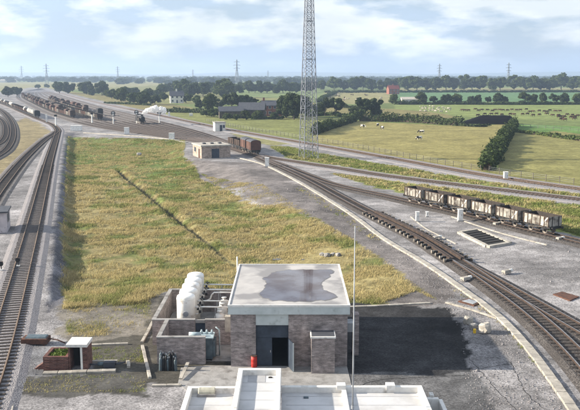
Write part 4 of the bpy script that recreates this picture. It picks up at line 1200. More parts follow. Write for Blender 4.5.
def open_body(mb, L, w, z0, z1, t=0.05, fill=0.15):
    # outside skin mat 0, inside mat 1
    x, y = w/2, L/2
    o = [(-x,-y),(x,-y),(x,y),(-x,y)]; i_ = [(-x+t,-y+t),(x-t,-y+t),(x-t,y-t),(-x+t,y-t)]
    V = [(a,b,z0) for a,b in o]+[(a,b,z1) for a,b in o]+[(a,b,z1) for a,b in i_]+[(a,b,z0+fill) for a,b in i_]
    F = []; mi = []
    F.append((3,2,1,0)); mi.append(0)
    for k in range(4):
        n = (k+1)%4
        F.append((k,n,4+n,4+k)); mi.append(0)
        F.append((4+k,4+n,8+n,8+k)); mi.append(2)
        F.append((8+k,8+n,12+n,12+k)); mi.append(1)
    F.append((12,13,14,15)); mi.append(1)
    b = len(mb.v); mb.v += V; mb.f += [tuple(b+q for q in f) for f in F]; mb.m += mi

def mineral_wagon():
    r = thing('mineral_wagon', (0,0,0), 'x', 'wagon', 'grey mineral wagons on the right hand track')
    mb = MB(); open_body(mb, 4.95, 2.42, 1.12, 2.52, fill=0.55)
    mb.build('body', [M['wagon_grey'], M['wagon_in'], M['rail_rust']], r)
    for s in (-1,1):
        x = s*1.21
        d = MB().box(min(x,x+s*0.035), max(x,x+s*0.035), -0.72, 0.72, 1.16, 2.10).build('side_door', M['wagon_grey'], r)
        MB().box(min(x+s*0.037,x+s*0.07), max(x+s*0.037,x+s*0.07), -0.03, 0.03, 1.2, 2.05).build('door_strap', M['rail_rust'], d)
        for y in (-2.38,-1.6,-0.80,0.80,1.6,2.38):
            MB().box(min(x+s*0.003,x+s*0.085), max(x+s*0.003,x+s*0.085), y-0.045, y+0.045, 1.02, 2.50).build('rib', M['rail_rust'], r)
        MB().box(min(x+s*0.003,x+s*0.06), max(x+s*0.003,x+s*0.06), -2.47, 2.47, 2.44, 2.54).build('top_rail', M['wagon_brown'], r)
        # white end-door stripe
        st = MB(); st.add([(x+s*0.012,-2.30,2.40),(x+s*0.012,-2.08,2.40),(x+s*0.012,-1.00,1.18),(x+s*0.012,-1.22,1.18),
                           (x+s*0.004,-2.30,2.40),(x+s*0.004,-2.08,2.40),(x+s*0.004,-1.00,1.18),(x+s*0.004,-1.22,1.18)],
                          [(0,1,2,3),(7,6,5,4),(0,4,5,1),(1,5,6,2),(2,6,7,3),(3,7,4,0)])
        st.build('diagonal_stripe', M['stripe'], r)
    for e in (-1,1):
        for xx in (-0.6,0.6):
            y = e*2.475
            MB().box(xx-0.05,xx+0.05,min(y+e*0.003,y+e*0.07),max(y+e*0.003,y+e*0.07),1.05,2.5).build('end_post', M['wagon_in'], r)
    chassis(r)
    return r
mw = mineral_wagon()
pathW = TR['W']
s_end = near_s(pathW, 556, 237) - 2.3
wl = ['rightmost grey mineral wagon, nearest, with a dark end facing right','second grey mineral wagon from the right end of the row','third grey mineral wagon from the right end of the row','fourth grey mineral wagon from the right, behind the white cabinet','fifth grey mineral wagon from the right, second from left','leftmost and farthest grey mineral wagon of the right hand row']
for i in range(6):
    o = mw if i == 0 else copy_tree(mw)
    p, rz = on_path(pathW, s_end - i*5.05)
    o.scale = (0.85, 0.845, 0.845)
    o.location = (p.x, p.y, 0.375); o.rotation_euler = (0,0,rz+math.pi)
    o['label'] = wl[i]

def van(roofm, bodym, group=None):
    r = thing('covered_van', (0,0,0), 'x', 'wagon', group)
    prof = [(-1.2,1.12),(1.2,1.12),(1.2,3.0),(0.95,3.25),(0.5,3.40),(0,3.45),(-0.5,3.40),(-0.95,3.25),(-1.2,3.0)]
    L = 5.3; n = len(prof)
    V = [(a,-L/2,h) for a,h in prof]+[(a,L/2,h) for a,h in prof]
    MB().add(V, [tuple(range(n)), tuple(range(2*n-1,n-1,-1))]+[(k,n+k,n+(k+1)%n,(k+1)%n) for k in range(n)]).build('body', bodym, r)
    rp = [(-1.27,2.98),(-1.0,3.27),(-0.5,3.43),(0,3.48),(0.5,3.43),(1.0,3.27),(1.27,2.98)]
    V = []; 
    for e in (-L/2-0.06, L/2+0.06):
        V += [(a,e,h+0.035) for a,h in rp]+[(a,e,h+0.004) for a,h in rp[::-1]]
    n = 14
    MB().add(V, [tuple(range(n)), tuple(range(2*n-1,n-1,-1))]+[(k,n+k,n+(k+1)%n,(k+1)%n) for k in range(n)]).build('roof', roofm, r)
    for s in (-1,1):
        x = s*1.2
        for y0,y1 in ((-0.75,-0.01),(0.01,0.75)):
            MB().box(min(x+s*.003,x+s*.05),max(x+s*.003,x+s*.05),y0,y1,1.2,2.9).build('door', bodym, r)
        for y in (-2.6,-1.7,-0.82,0.82,1.7,2.6):
            MB().box(min(x+s*.003,x+s*.06),max(x+s*.003,x+s*.06),y-0.04,y+0.04,1.1,2.95).build('rib', M['wagon_in'], r)
    chassis(r, L, 3.05)
    return r
v1 = van(M['slate'], M['wagon_van'], 'vans behind the small block hut')
sA = near_s(TR['A'], 253, 156)
for i, lab in enumerate(['nearest brown covered van beside the flat-roofed block hut','second reddish covered van behind the flat-roofed block hut']):
    o = v1 if i == 0 else copy_tree(v1)
    p, rz = on_path(TR['A'], sA - 1.0 - i*6.3)
    o.location = (p.x,p.y,0.38); o.rotation_euler = (0,0,rz+math.pi); o['label'] = lab

# far wagons: body + running gear
def far_meshes():
    out = {}
    for key, mm in (('grey','wagon_grey'),('bauxite','wagon_bauxite'),('brown','wagon_brown')):
        mb = MB(); open_body(mb, 5.0, 2.42, 1.12, 2.55, fill=0.6)
        for s in (-1,1):
            for y in (-1.6,-0.75,0.75,1.6): mb.box(min(s*1.213,s*1.29),max(s*1.213,s*1.29),y-0.05,y+0.05,1.05,2.5)
        out[key] = mb.mesh('open_body', [M[mm], M['wagon_in'], M['wagon_brown']])
    mb = MB()
    for s in (-1,1):
        mb.box(s*0.98-0.06,s*0.98+0.06,-2.5,2.5,0.78,1.1)
        for y in (-1.37,1.37): mb.lathe([(0.5,-0.06),(0.5,0.06)], n=12, axis='x', c=(s*0.75,y,0.5))
        for e in (-1,1): mb.box(s*0.86-0.15,s*0.86+0.15,min(e*2.5,e*2.95),max(e*2.5,e*2.95),0.8,1.1)
    out['gear'] = mb.mesh('running_gear', M['black'])
    mb = MB(); mb.lathe([(0.1,-2.55),(0.8,-2.5),(1.05,-2.35),(1.05,2.35),(0.8,2.5),(0.1,2.55)], n=18, axis='y', c=(0,0,2.15)); mb.lathe([(0.3,1.0),(0.3,1.25)], n=10, c=(0,0,2.15))
    out['tank'] = mb.mesh('tank_barrel', M['tank_grey'], smooth=False)
    prof = [(-1.2,1.12),(1.2,1.12),(1.2,3.0),(0.95,3.25),(0.5,3.40),(0,3.45),(-0.5,3.40),(-0.95,3.25),(-1.2,3.0)]
    n = len(prof)
    for key, mm in (('van_brown','wagon_brown'),('van_black','black'),('van_red','wagon_bauxite')):
        out[key] = MB().add([(a,-2.6,h) for a,h in prof]+[(a,2.6,h) for a,h in prof], [tuple(range(n)), tuple(range(2*n-1,n-1,-1))]+[(k,n+k,n+(k+1)%n,(k+1)%n) for k in range(n)]).mesh('van_body', M[mm])
    return out
FM = far_meshes()
def nth(n):
    return '%d%s' % (n, 'th' if 10 <= n % 100 <= 20 else {1:'st',2:'nd',3:'rd'}.get(n % 10, 'th'))
def rake(path, s0, s1, seq, label, group, step=6.05, gap=None, first=1):
    s = s0; i = 0; num = first
    sg = 1 if s1 > s0 else -1
    while (s1-s)*sg > 0:
        key = seq[i % len(seq)] if i < 3 else random.choice(seq[1:])
        if i == 0: key = seq[0]
        if gap and gap(i): s += sg*step; i += 1; continue
        p, rz = on_path(path, s)
        if abs(p.x) < p.y*0.40+5:
            kind = 'tank_wagon' if key == 'tank' else ('covered_van' if 'van' in key else 'open_wagon')
            kw = {'tank':'white tank wagon','van_brown':'dark brown van','van_black':'black brake van','van_red':'reddish brown van','grey':'grey open wagon','bauxite':'reddish open wagon','brown':'dark brown open wagon'}[key]
            o = thing(kind, (p.x,p.y,0.36), (kw + ', ' + nth(num) + ' from the near end ' + label) if group else kw + ' ' + label, 'wagon', group, rz); num += 1
            inst('body', FM[key], o); inst('running_gear', FM['gear'], o)
        s += sg*step; i += 1
# left-hand row (tanks), end vehicle black
T1 = TR['T1']
rake(T1, near_s(T1,32.5,119), near_s(T1,-8,101), ['van_black','tank','tank','tank','tank'], 'of the left hand row', 'wagons in the left hand row', gap=lambda i: i > 5)
rake(T1, near_s(T1,32.5,119)+6.05*6, near_s(T1,-8,101), ['brown','bauxite','tank','brown','grey'], 'of the left hand row', 'wagons in the left hand row', first=7)
def ys(k, px, py): return near_s(YARD[k], px, py)
rake(YARD[1], ys(1,70,118.5), ys(1,16,97), ['van_brown','grey','van_red','bauxite','brown','grey','bauxite','van_red'], 'of the long middle row', 'wagons in the long middle row')
rake(YARD[3], ys(3,97,121), ys(3,55,107), ['brown','grey','grey','grey','bauxite','grey','brown'], 'of the right hand row', 'wagons in the right hand row', gap=lambda i: 9 < i < 12)
rake(YARD[5], ys(5,92,112), ys(5,52,100), ['van_brown','bauxite','brown','brown','van_red'], 'of the back row', 'wagons in the back row', gap=lambda i: 3 < i < 5)
rake(YARD[4], ys(4,86,114.5), ys(4,48,102), ['van_brown','brown','bauxite','brown','van_brown','grey'], 'of the second right hand row', 'wagons in the second right hand row')
rake(YARD[2], ys(2,60,113), ys(2,22,97.5), ['brown','bauxite','van_brown','brown'], 'of the third row', 'wagons in the row behind the middle row')
rake(YARD[5], ys(5,108,116), ys(5,108,116)+5, ['van_black'], 'standing alone behind the right hand row', None)
for i in range(2):
    p, rz = on_path(TR['A'], sA - 1.0 - 2*6.3 - i*6.05)
    o = thing('open_wagon', (p.x,p.y,0.36), ['dark brown open wagon just left of the covered vans','dark brown open wagon farthest left behind the block hut'][i], 'wagon', 'dark open wagons behind the block hut', rz)
    inst('body', FM['brown'], o); inst('running_gear', FM['gear'], o)

# steam locomotive with a plume
def locomotive():
    p, rz = on_path(YARD[6], near_s(YARD[6], 154, 124))
    r = thing('steam_locomotive', (p.x,p.y,0.37), 'small black steam locomotive under a white plume in the yard', 'locomotive', None, rz+math.pi)
    MB().box(-1.15,1.15,-4.2,4.2,0.95,1.2).build('footplate', M['black'], r)
    MB().lathe([(0.1,0.0),(0.72,0.03),(0.72,4.6)], n=20, axis='y', c=(0,-0.6,2.15)).build('boiler', M['black'], r, smooth=False)
    MB().lathe([(0.3,0),(0.76,0.02),(0.76,0.9)], n=20, axis='y', c=(0,3.2,2.15)).build('smokebox', M['black'], r)
    MB().lathe([(0.24,0),(0.19,0.2),(0.19,0.75),(0.26,0.8),(0.26,0.9)], n=14, c=(0,3.65,2.75)).build('chimney', M['black'], r)
    MB().lathe([(0.3,0),(0.3,0.3),(0.2,0.5),(0.03,0.55)], n=14, c=(0,1.4,2.8)).build('dome', M['black'], r)
    c = MB(); c.box(-1.15,1.15,-2.4,-0.62,1.2,2.4); c.box(-1.15,-1.05,-2.4,-0.62,2.4,3.3); c.box(1.05,1.15,-2.4,-0.62,2.4,3.3); c.build('cab', M['black'], r)
    MB().add([(-1.25,-2.6,3.3),(1.25,-2.6,3.3),(1.25,-0.5,3.3),(-1.25,-0.5,3.3),(-0.6,-2.6,3.6),(0.6,-2.6,3.6),(0.6,-0.5,3.6),(-0.6,-0.5,3.6)],[(0,3,2,1),(4,5,6,7),(0,1,5,4),(1,2,6,5),(2,3,7,6),(3,0,4,7)]).build('cab_roof', M['black'], r)
    MB().box(-1.1,1.1,-4.15,-2.45,1.2,2.5).build('bunker', M['black'], r)
    for s in (-1,1):
        MB().box(min(s*0.75,s*1.15),max(s*0.75,s*1.15),-0.55,2.6,1.2,2.3).build('side_tank', M['wagon_in'], r)
        for y in (-2.0,0.0,2.0):
            inst('wheel', WHEEL, r, (s*0.75,y,0.6), 0 if s>0 else math.pi, 1.25)
        MB().bar((s*0.95,-2.0,0.55),(s*0.95,2.0,0.55),0.08).build('coupling_rod', M['steel'], r)
        for e in (-1,1): inst('buffer', BUF, r, (s*0.86,e*4.2,1.0), 0 if e>0 else math.pi)
    # plume
    ch = r.matrix_world
    base = Vector((p.x,p.y,0)) + Matrix.Rotation(rz+math.pi,3,'Z') @ Vector((0,3.65,0))
    rnd = random.Random(5)
    V = []; F = []
    bm_pts = []
    N_ = 34
    for i in range(N_):
        f = i/(N_-1)
        c_ = base + Vector((-0.2+8.6*f+rnd.uniform(-.3,.3), rnd.uniform(-.6,.6), 4.3+1.9*math.sin(f*2.6)+rnd.uniform(-.4,.5)*f))
        bm_pts.append((c_, 0.25+0.85*math.sin(min(1,f*1.15)*2.2)*rnd.uniform(0.6,1.2)))
    import bmesh
    bm = bmesh.new()
    for c_, rad in bm_pts:
        bmesh.ops.create_icosphere(bm, subdivisions=2, radius=max(0.3,rad), matrix=Matrix.Translation(c_-base))
    me = bpy.data.meshes.new('steam_plume'); bm.to_mesh(me); bm.free()
    o = bpy.data.objects.new('steam_plume', me); o.location = base
    m = bpy.data.materials.new('steam'); m.use_nodes = True
    t = m.node_tree; b = t.nodes['Principled BSDF']; b.inputs['Base Color'].default_value = (0.9,0.9,0.9,1); b.inputs['Roughness'].default_value = 1; b.inputs['Specular IOR Level'].default_value = 0
    tr = t.nodes.new('ShaderNodeBsdfTranslucent'); tr.inputs['Color'].default_value = (0.9,0.9,0.9,1)
    ms = t.nodes.new('ShaderNodeMixShader'); ms.inputs[0].default_value = 0.45
    t.links.new(b.outputs[0], ms.inputs[1]); t.links.new(tr.outputs[0], ms.inputs[2])
    tp = t.nodes.new('ShaderNodeBsdfTransparent'); m2 = t.nodes.new('ShaderNodeMixShader'); m2.inputs[0].default_value = 0.25
    t.links.new(ms.outputs[0], m2.inputs[1]); t.links.new(tp.outputs[0], m2.inputs[2])
    t.links.new(m2.outputs[0], t.nodes['Material Output'].inputs['Surface'])
    me.materials.append(m)
    rm = o.modifiers.new('remesh', 'REMESH'); rm.mode = 'VOXEL'; rm.voxel_size = 0.16; rm.use_smooth_shade = True
    tx = bpy.data.textures.new('puff', 'CLOUDS'); tx.noise_scale = 0.55
    dm = o.modifiers.new('puff', 'DISPLACE'); dm.texture = tx; dm.strength = 0.9; dm.mid_level = 0.5
    link(o); tag(o, 'white plume of steam drifting right above the black locomotive', 'steam', kind='stuff')
locomotive()

# ------------------------------------------------------------------ retarder on the hump track
M['cyl'] = mat('air_cylinder', (0.30,0.27,0.23), (0.07,0.055,0.045), 1.6, 0.7)
def retarder(path, a, b, label):
    s0, s1 = near_s(path, *a), near_s(path, *b)
    pts = []
    s = s0
    while s < s1:
        pts.append(on_path(path, s)[0]); s += 1.4
    o = pts[0].copy()
    r = thing('rail_retarder', o, label, 'retarder')
    loc_ = [p-o for p in pts]
    for c in (-0.76,-0.45,0.45,0.76):
        mb = MB(); sweep(loc_, [(c-0.085,0.22),(c-0.085,0.52),(c+0.085,0.52),(c+0.085,0.22)], mb)
        mb.build('brake_beam', M['beam'], r)
    cyl = MB(); cyl.lathe([(0.05,-0.2),(0.15,-0.18),(0.15,0.12),(0.19,0.13),(0.19,0.17),(0.05,0.19)], n=12, axis='x')
    cm = cyl.mesh('air_cylinder', M['cyl'], smooth=False)
    blk = MB().bbox(-0.3,0.3,-0.16,0.16,-0.1,0.22,0.03).mesh('bracket', M['black'])
    s = s0+0.6; k = 0
    while s < s1-0.5:
        p, rz = on_path(path, s)
        for sg in (-1,1):
            off = Matrix.Rotation(rz,3,'Z') @ Vector((sg*1.35,0,0))
            inst('air_cylinder', cm, r, (p.x-o.x+off.x, p.y-o.y+off.y, 0.33), rz + (0 if sg>0 else math.pi))
            off = Matrix.Rotation(rz,3,'Z') @ Vector((sg*0.98,0,0))
            inst('bracket', blk, r, (p.x-o.x+off.x, p.y-o.y+off.y, 0.22), rz)
        s += 1.35 if k % 4 != 3 else 2.2; k += 1
retarder(TR['A'], (372,214.5), (462,266), 'long brown retarder with round cylinders along the hump track')

# white point motors beside the wagons
for i, (qx,qy,lab) in enumerate([(497,225.5,'pale point motor under the third mineral wagon'),(560,240.5,'pale point motor at the right end of the mineral wagons'),(437,239.5,'pale point motor beside the brown retarder'),(507,274,'small pale point motor by the fork of the hump track'),(466,281,'pale lump of point gear between trough and hump track')]):
    q = P(qx,qy)
    r = thing('point_motor', (q.x,q.y,0.12), lab, 'point motor', None, R(35))
    MB().bbox(-0.55,0.35,-0.22,0.22,0,0.3,0.04).build('case', M['concrete'], r)
    MB().lathe([(0.16,0),(0.16,0.3)], n=12, axis='x', c=(0.36,0,0.18)).build('motor', M['white'], r)
    MB().bar((-0.55,0.05,0.1),(-1.2,0.05,0.1),0.05).build('rod', M['steel'], r)

# white cabinets and posts
def cabinet(qx, qy, w_, d_, h, lab, rz=0.0, m='white'):
    q = P(qx,qy)
    r = thing('relay_cabinet', (q.x,q.y+d_/2,0.0), lab, 'cabinet', None, rz)
    MB().box(-w_/2-0.05,w_/2+0.05,-d_/2-0.05,d_/2+0.05,-0.1,0.12).build('plinth', M['concrete_grey'], r)
    MB().bbox(-w_/2,w_/2,-d_/2,d_/2,0.12,h-0.06,0.02).build('case', M[m], r)
    MB().bbox(-w_/2-0.06,w_/2+0.06,-d_/2-0.06,d_/2+0.06,h-0.058,h,0.02).build('lid', M[m], r)
    dr = MB().box(-w_/2+0.06,w_/2-0.06,-d_/2-0.03,-d_/2-0.003,0.2,h-0.14).build('door', M[m], r)
    MB().box(w_/2-0.2,w_/2-0.15,-d_/2-0.06,-d_/2-0.033,h*0.5,h*0.5+0.14).build('handle', M['black'], dr)
cabinet(460.5,221.5,0.62,0.5,1.62,'tall white cabinet in front of the mineral wagons')
cabinet(506,180.3,0.75,0.6,1.55,'white cabinet beside the outer running line')
cabinet(267,167.2,0.85,0.6,2.0,'white cabinet at the head of the curved trough')
cabinet(75.8,131.2,3.7,1.4,1.9,'wide white cabinet at the left end of the yard edge')
cabinet(126.5,134.5,1.5,1.0,2.3,'white cabinet in the middle of the yard edge')
cabinet(171.5,139.8,1.6,1.0,2.0,'white cabinet at the yard edge left of block hut')
cabinet(417.5,222,0.42,0.4,1.35,'short pale post box beside the retarder')
cabinet(427.3,217.2,0.3,0.3,0.75,'tiny pale marker post behind the retarder')
cabinet(169,116.8,0.8,0.8,2.2,'slim white marker post beyond the steam locomotive')
cabinet(191,116,1.5,1.0,1.3,'small white trough lying in the field near the line')
cabinet(46.5,122.5,0.5,0.5,3.4,'tall slim white post right of the tank wagons')

# banner signals
def banner(qx, qy, h, lab):
    q = P(qx,qy)
    r = thing('banner_signal', (q.x,q.y,0), lab, 'signal', 'round banner signals in the yard')
    MB().tube([(0,0,0),(0,0,h-1.0)],[0.24,0.2],10).build('post', M['white'], r)
    MB().lathe([(0.1,0),(0.85,0.01),(0.85,0.22),(0.1,0.23)], n=20, axis='y', c=(0,-0.15,h-0.6)).build('case', M['black'], r)
    MB().lathe([(0.05,0),(0.58,0.01),(0.58,0.04)], n=18, axis='y', c=(0,-0.20,h-0.6)).build('glass_face', M['white'], r)
    MB().bar((-0.6,-0.23,h-0.6),(0.6,-0.23,h-0.6),0.06,0.3).build('arm', M['black'], r)
    MB().bbox(-1.0,1.0,-0.35,0.35,h-1.72,h-1.58,0.03).build('bracket', M['black'], r)
banner(113.5,124.5,5.0,'round black signal on white post, leftmost of the three')
banner(136.8,124,5.2,'round black signal on white post just left of locomotive')
banner(159.5,123.5,5.0,'round black signal on white post, rightmost of the three')
for qx,qy,lab in [(92.2,123.5,'plain white signal post in front of the right hand row'),(56,126,'plain white post near the wide white cabinet')]:
    q = P(qx,qy); r = thing('signal_post', (q.x,q.y,0), lab, 'signal')
    MB().tube([(0,0,0),(0,0,3.6)],[0.3,0.24],10).build('post', M['white'], r)
    MB().bbox(-0.5,0.5,-0.25,0.25,3.6,4.3,0.04).build('lamp_case', M['black'], r)

# --- pit cover with concrete rim
def pit():
    c = [P(460,233),(P(483,231)),P(512,243.5),P(489,247.5)]
    c = [P(459,233.5),P(478,230.5),P(510,244),P(488,247.8)]
    o = c[0].copy()
    r = thing('inspection_pit', o, 'rectangular dark pit with a pale concrete rim on gravel', 'pit')
    L = [Vector((q.x-o.x,q.y-o.y,0)) for q in c]
    for i in range(4):
        a, b = L[i], L[(i+1)%4]
        d = (b-a).normalized()
        MB().bar(a+d*0.26+Vector((0,0,0.1)), b+d*0.26*0+Vector((0,0,0.1)), 0.5, 0.3).build('rim', M['concrete'], r)
    cen = sum(L, Vector())/4
    ins = [cen+(q-cen)*0.93 for q in L]
    MB().prism([(q.x,q.y) for q in ins], 0.0, 0.16).build('floor', M['pit'], r)
    n = 7
    for i in range(1,n):
        f = i/n
        a = ins[0].lerp(ins[3], f); b = ins[1].lerp(ins[2], f)
        MB().bar(a+Vector((0,0,0.2)), b+Vector((0,0,0.2)), 0.12, 0.07).build('grating_bar', M['wagon_in'], r)
M['pit'] = mat('pit_floor', (0.028,0.027,0.028), (0.015,0.015,0.015), 2, 0.9)
pit()

# rusty plates and manhole
def plate(px, lab, nm, inner=True):
    c = [P(a,b) for a,b in px]; o = c[0].copy()
    r = thing(nm, o, lab, 'cover')
    L = [(q.x-o.x,q.y-o.y) for q in c]
    MB().prism(L, -0.05, 0.10).build('frame', M['rust'], r)
    if inner:
        cx_ = sum(a for a,b in L)/4; cy_ = sum(b for a,b in L)/4
        MB().prism([(cx_+(a-cx_)*0.7, cy_+(b-cy_)*0.7) for a,b in L], 0.1, 0.125).build('lid', M['steel'], r)
plate([(458,302),(468,299.5),(482,303),(474,306.5)], 'rust-framed manhole cover beside the curved trough', 'manhole_cover')
plate([(553,295),(562,292.5),(579,297.5),(570,301.5)], 'dark rusty plate lying on gravel at right edge', 'rusty_plate', False)

# lumps of broken concrete
def rock(c, sx, sy, sz, seed, m):
    rnd = random.Random(seed)
    import bmesh
    bm = bmesh.new()
    bmesh.ops.create_icosphere(bm, subdivisions=2, radius=1)
    for v in bm.verts:
        k = 0.75+0.25*rnd.random()
        v.co = Vector((max(-0.8,min(0.8,v.co.x))*sx*k*1.15, max(-0.8,min(0.8,v.co.y))*sy*k*1.15, max(-0.75,min(0.75,v.co.z))*sz*k*1.2))
        v.co.z += sz*0.7
    me = bpy.data.meshes.new('rubble'); bm.to_mesh(me); bm.free(); me.materials.append(m)
    return me
for i, (qx,qy,s,lab,m) in enumerate([(468,324,(0.42,0.40,0.42),'pale knobbly concrete lump, left of the pair on gravel','concrete'),(473,329,(0.35,0.3,0.3),'small grey lump touching the left pale concrete lump','concrete_grey'),
        (485,332.5,(0.62,0.45,0.5),'larger pale concrete block, right of the pair on gravel','concrete')]):
    q = P(qx,qy)
    o = bpy.data.objects.new('concrete_lump', rock(q,*s,i+3,M[m])); o.location = (q.x,q.y,-0.02); o.rotation_euler = (0,0,0.4*i)
    link(o); tag(o, lab, 'rubble')
q = P(474.5,333)
o = bpy.data.objects.new('yellow_tin', MB().lathe([(0.11,0),(0.11,0.3),(0.1,0.31)], n=14).mesh('yellow_tin', mat('yellow_paint',(0.75,0.5,0.03),(0.6,0.38,0.03),5,0.5))); o.location=(q.x,q.y,0.0)
link(o); tag(o, 'small yellow tin between the two pale concrete lumps', 'tin')

# scattered ballast stones and debris
def debris():
    V = []; F = []
    def stone(x,y,z,s):
        b = len(V)
        an = random.uniform(0,3.1); ca,sa = math.cos(an)*s, math.sin(an)*s
        h = s*random.uniform(0.6,1.1)
        V.extend([(x-ca,y-sa,z-0.03),(x+sa,y-ca,z-0.03),(x+ca*1.1,y+sa*1.1,z-0.03),(x-sa*0.9,y+ca*0.9,z-0.03),(x+ca*0.2,y+sa*0.2,z+h),(x-sa*0.35,y+ca*0.35,z+h*0.8)])
        F.extend([(b,b+1,b+4),(b+1,b+2,b+4),(b+2,b+3,b+5),(b+2,b+5,b+4),(b+3,b,b+5),(b,b+4,b+5)])
    polys = [(W([(14,404),(20,350),(26,300),(50,220),(66,160),(70,300),(60,345),(20,400)]),1500),
             (W([(390,246),(440,275),(500,318),(560,390),(572,412),(470,412),(460,330),(440,300)]),2000),
             (W([(300,188),(350,216),(420,262),(440,300),(415,280),(330,222),(250,180)]),1500),
             (W([(420,232),(470,222),(580,250),(640,300),(580,330),(470,262)]),2200)]
    for poly, n in polys:
        xs = [p[0] for p in poly]; ys_ = [p[1] for p in poly]
        gx = rng.uniform(min(xs),max(xs),n*12); gy = rng.uniform(min(ys_),max(ys_),n*12)
        mk = inpoly(gx,gy,poly); gx = gx[mk][:n]; gy = gy[mk][:n]; gz = height(gx,gy)
        for x,y,z in zip(gx,gy,gz):
            stone(x,y,z,random.choice((0.03,0.04,0.05,0.06,0.08)) * (1.0 if random.random()<0.985 else 2.2))
    me = bpy.data.meshes.new('loose_stones'); me.from_pydata(V,[],F); me.materials.append(M['ballast'])
    o = bpy.data.objects.new('loose_stones', me); link(o); tag(o, 'loose stones scattered over the gravel beside the tracks', 'stones', kind='stuff')
debris()

# ------------------------------------------------------------------ block hut, cabin, farm
def block_hut():
    f0 = P(201.7,158.7); f1 = P(230.5,157.6)
    ang = math.atan2(f1.y-f0.y, f1.x-f0.x)
    ang = min(max(ang, R(8)), R(24))
    r = thing('block_hut', (f0.x,f0.y,0), 'small flat-roofed block hut with tan walls by the vans', 'hut', None, ang)
    Wd = 6.9; D = 8.0; H = 2.75
    MB().box(0,Wd,0,D,-0.3,H).build('wall', M['brick_tan'], r)
    rf = MB().bbox(-0.22,Wd+0.22,-0.22,D+0.22,H+0.003,H+0.32,0.03).build('roof', M['concrete'], r)
    for i in range(3):
        MB().bbox(1.2+i*1.9,1.9+i*1.9,3.0,4.0,H+0.323,H+0.62,0.04).build('roof_vent', M['slate'], rf)
    MB().box(2.4,4.2,-0.05,-0.003,0,2.2).build('door', M['dark_door'], r)
    MB().box(0.0-0.05,-0.003,1.6,2.7,0,2.1).build('door', M['rust'], r)
    w_ = MB().box(-0.04,-0.003,5.0,6.6,1.2,2.2).build('window', M['dark_door'], r)
    MB().box(-0.1,-0.003,4.9,6.7,1.1,1.197).build('sill', M['concrete'], w_)
    MB().box(-0.05,-0.003,3.1,3.25,0,2.4).build('drain_pipe', M['parapet'], r)
    MB().box(-0.6,Wd+0.8,-1.2,-0.06,-0.3,0.06).build('step', M['concrete_grey'], r)
block_hut()
def cabin():
    a = P(215.2,131.3)
    r = thing('trackside_cabin', (a.x,a.y,0), 'pale boxy cabin beside the running line behind the vans', 'hut', None, R(18))
    MB().box(0,3.6,0,3.2,-0.2,2.9).build('wall', M['render_white'], r)
    MB().bbox(-0.2,3.8,-0.2,3.4,2.903,3.15,0.03).build('roof', M['concrete'], r)
    MB().box(1.6,2.5,-0.05,-0.003,0,2.1).build('door', M['dark_door'], r)
    MB().box(2.7,3.4,-0.05,-0.003,1.1,2.1).build('window', M['dark_door'], r)
cabin()

def gable(name, px, py, Wd, D, He, Hr, rz, lab, wm, rm, cat='building', chim=0, wins=0, door=True):
    """ridge along x; px,py = front left corner"""
    a = P(px,py)
    r = thing(name, (a.x,a.y,float(height(a.x,a.y))), lab, cat, None, rz)
    wmb = MB()
    V = [(0,0,-0.5),(Wd,0,-0.5),(Wd,D,-0.5),(0,D,-0.5),(0,0,He),(Wd,0,He),(Wd,D,He),(0,D,He),(0,D/2,Hr),(Wd,D/2,Hr)]
    wmb.add(V, [(0,1,5,4),(2,3,7,6),(1,2,6,9,5),(3,0,4,8,7),(4,5,9,8),(6,7,8,9)])
    wmb.build('wall', wm, r)
    e = 0.35; sl = (Hr-He)/(D/2)
    rmb = MB()
    for (y0,z0,y1,z1) in ((-e,He-e*sl,D/2,Hr),(D+e,He-e*sl,D/2,Hr)):
        V = [(-e,y0,z0+0.02),(Wd+e,y0,z0+0.02),(Wd+e,y1,z1+0.02),(-e,y1,z1+0.02),(-e,y0,z0+0.22),(Wd+e,y0,z0+0.22),(Wd+e,y1,z1+0.22),(-e,y1,z1+0.22)]
        rmb.add(V, [(0,3,2,1),(4,5,6,7),(0,1,5,4),(1,2,6,5),(2,3,7,6),(3,0,4,7)])
    rf = rmb.build('roof', rm, r)
    for i in range(chim):
        x = 0.9 + i*(Wd-1.8)/max(1,chim-1) if chim > 1 else Wd/2
        MB().box(x-0.45,x+0.45,D/2-0.35,D/2+0.35,Hr-0.5,Hr+1.5).build('chimney', wm, rf)
    if wins:
        rows = 2 if He > 4.5 else 1
        for rw_ in range(rows):
            for i in range(wins):
                x = Wd*(i+0.5)/wins; z = 0.9+rw_*2.5
                if rw_ == 0 and door and i == wins//2:
                    MB().box(x-0.5,x+0.5,-0.04,-0.003,0,2.1).build('door', M['dark_door'], r); continue
                f_ = MB().box(x-0.65,x+0.65,-0.05,-0.003,z,z+1.4).build('window', M['parapet'], r)
                MB().box(x-0.55,x+0.55,-0.075,-0.052,z+0.1,z+1.3).build('pane', M['dark_door'], f_)
    return r
gable('brick_house', 262.5,116.2, 9.3,7.5,4.9,7.0, R(6), 'red brick farmhouse with slate roof and chimneys beside dark tree', M['brick_house'], M['slate'], 'house', 2, 4)
gable('field_barn', 219.5,118.6, 10.5,7.0,3.2,5.0, R(8), 'long low grey farm shed, left of the barns', M['timber_dark'], M['slate'], 'barn')
b2 = gable('field_barn', 238.5,117.8, 11.5,8.0,3.6,6.6, R(-4), 'taller dark barn between the low shed and farmhouse', M['timber_dark'], M['slate'], 'barn')
gable('farm_cottage', 170.5,103.2, 9,7,5.0,8.0, R(12), 'white cottage among the trees above the steam plume', M['render_white'], M['slate'], 'house', 1, 3)
gable('farm_cottage', 176.5,99.0, 6,5,3.2,5.2, R(12), 'small white outbuilding just behind the white cottage', M['render_white'], M['slate'], 'house', 0, 2)
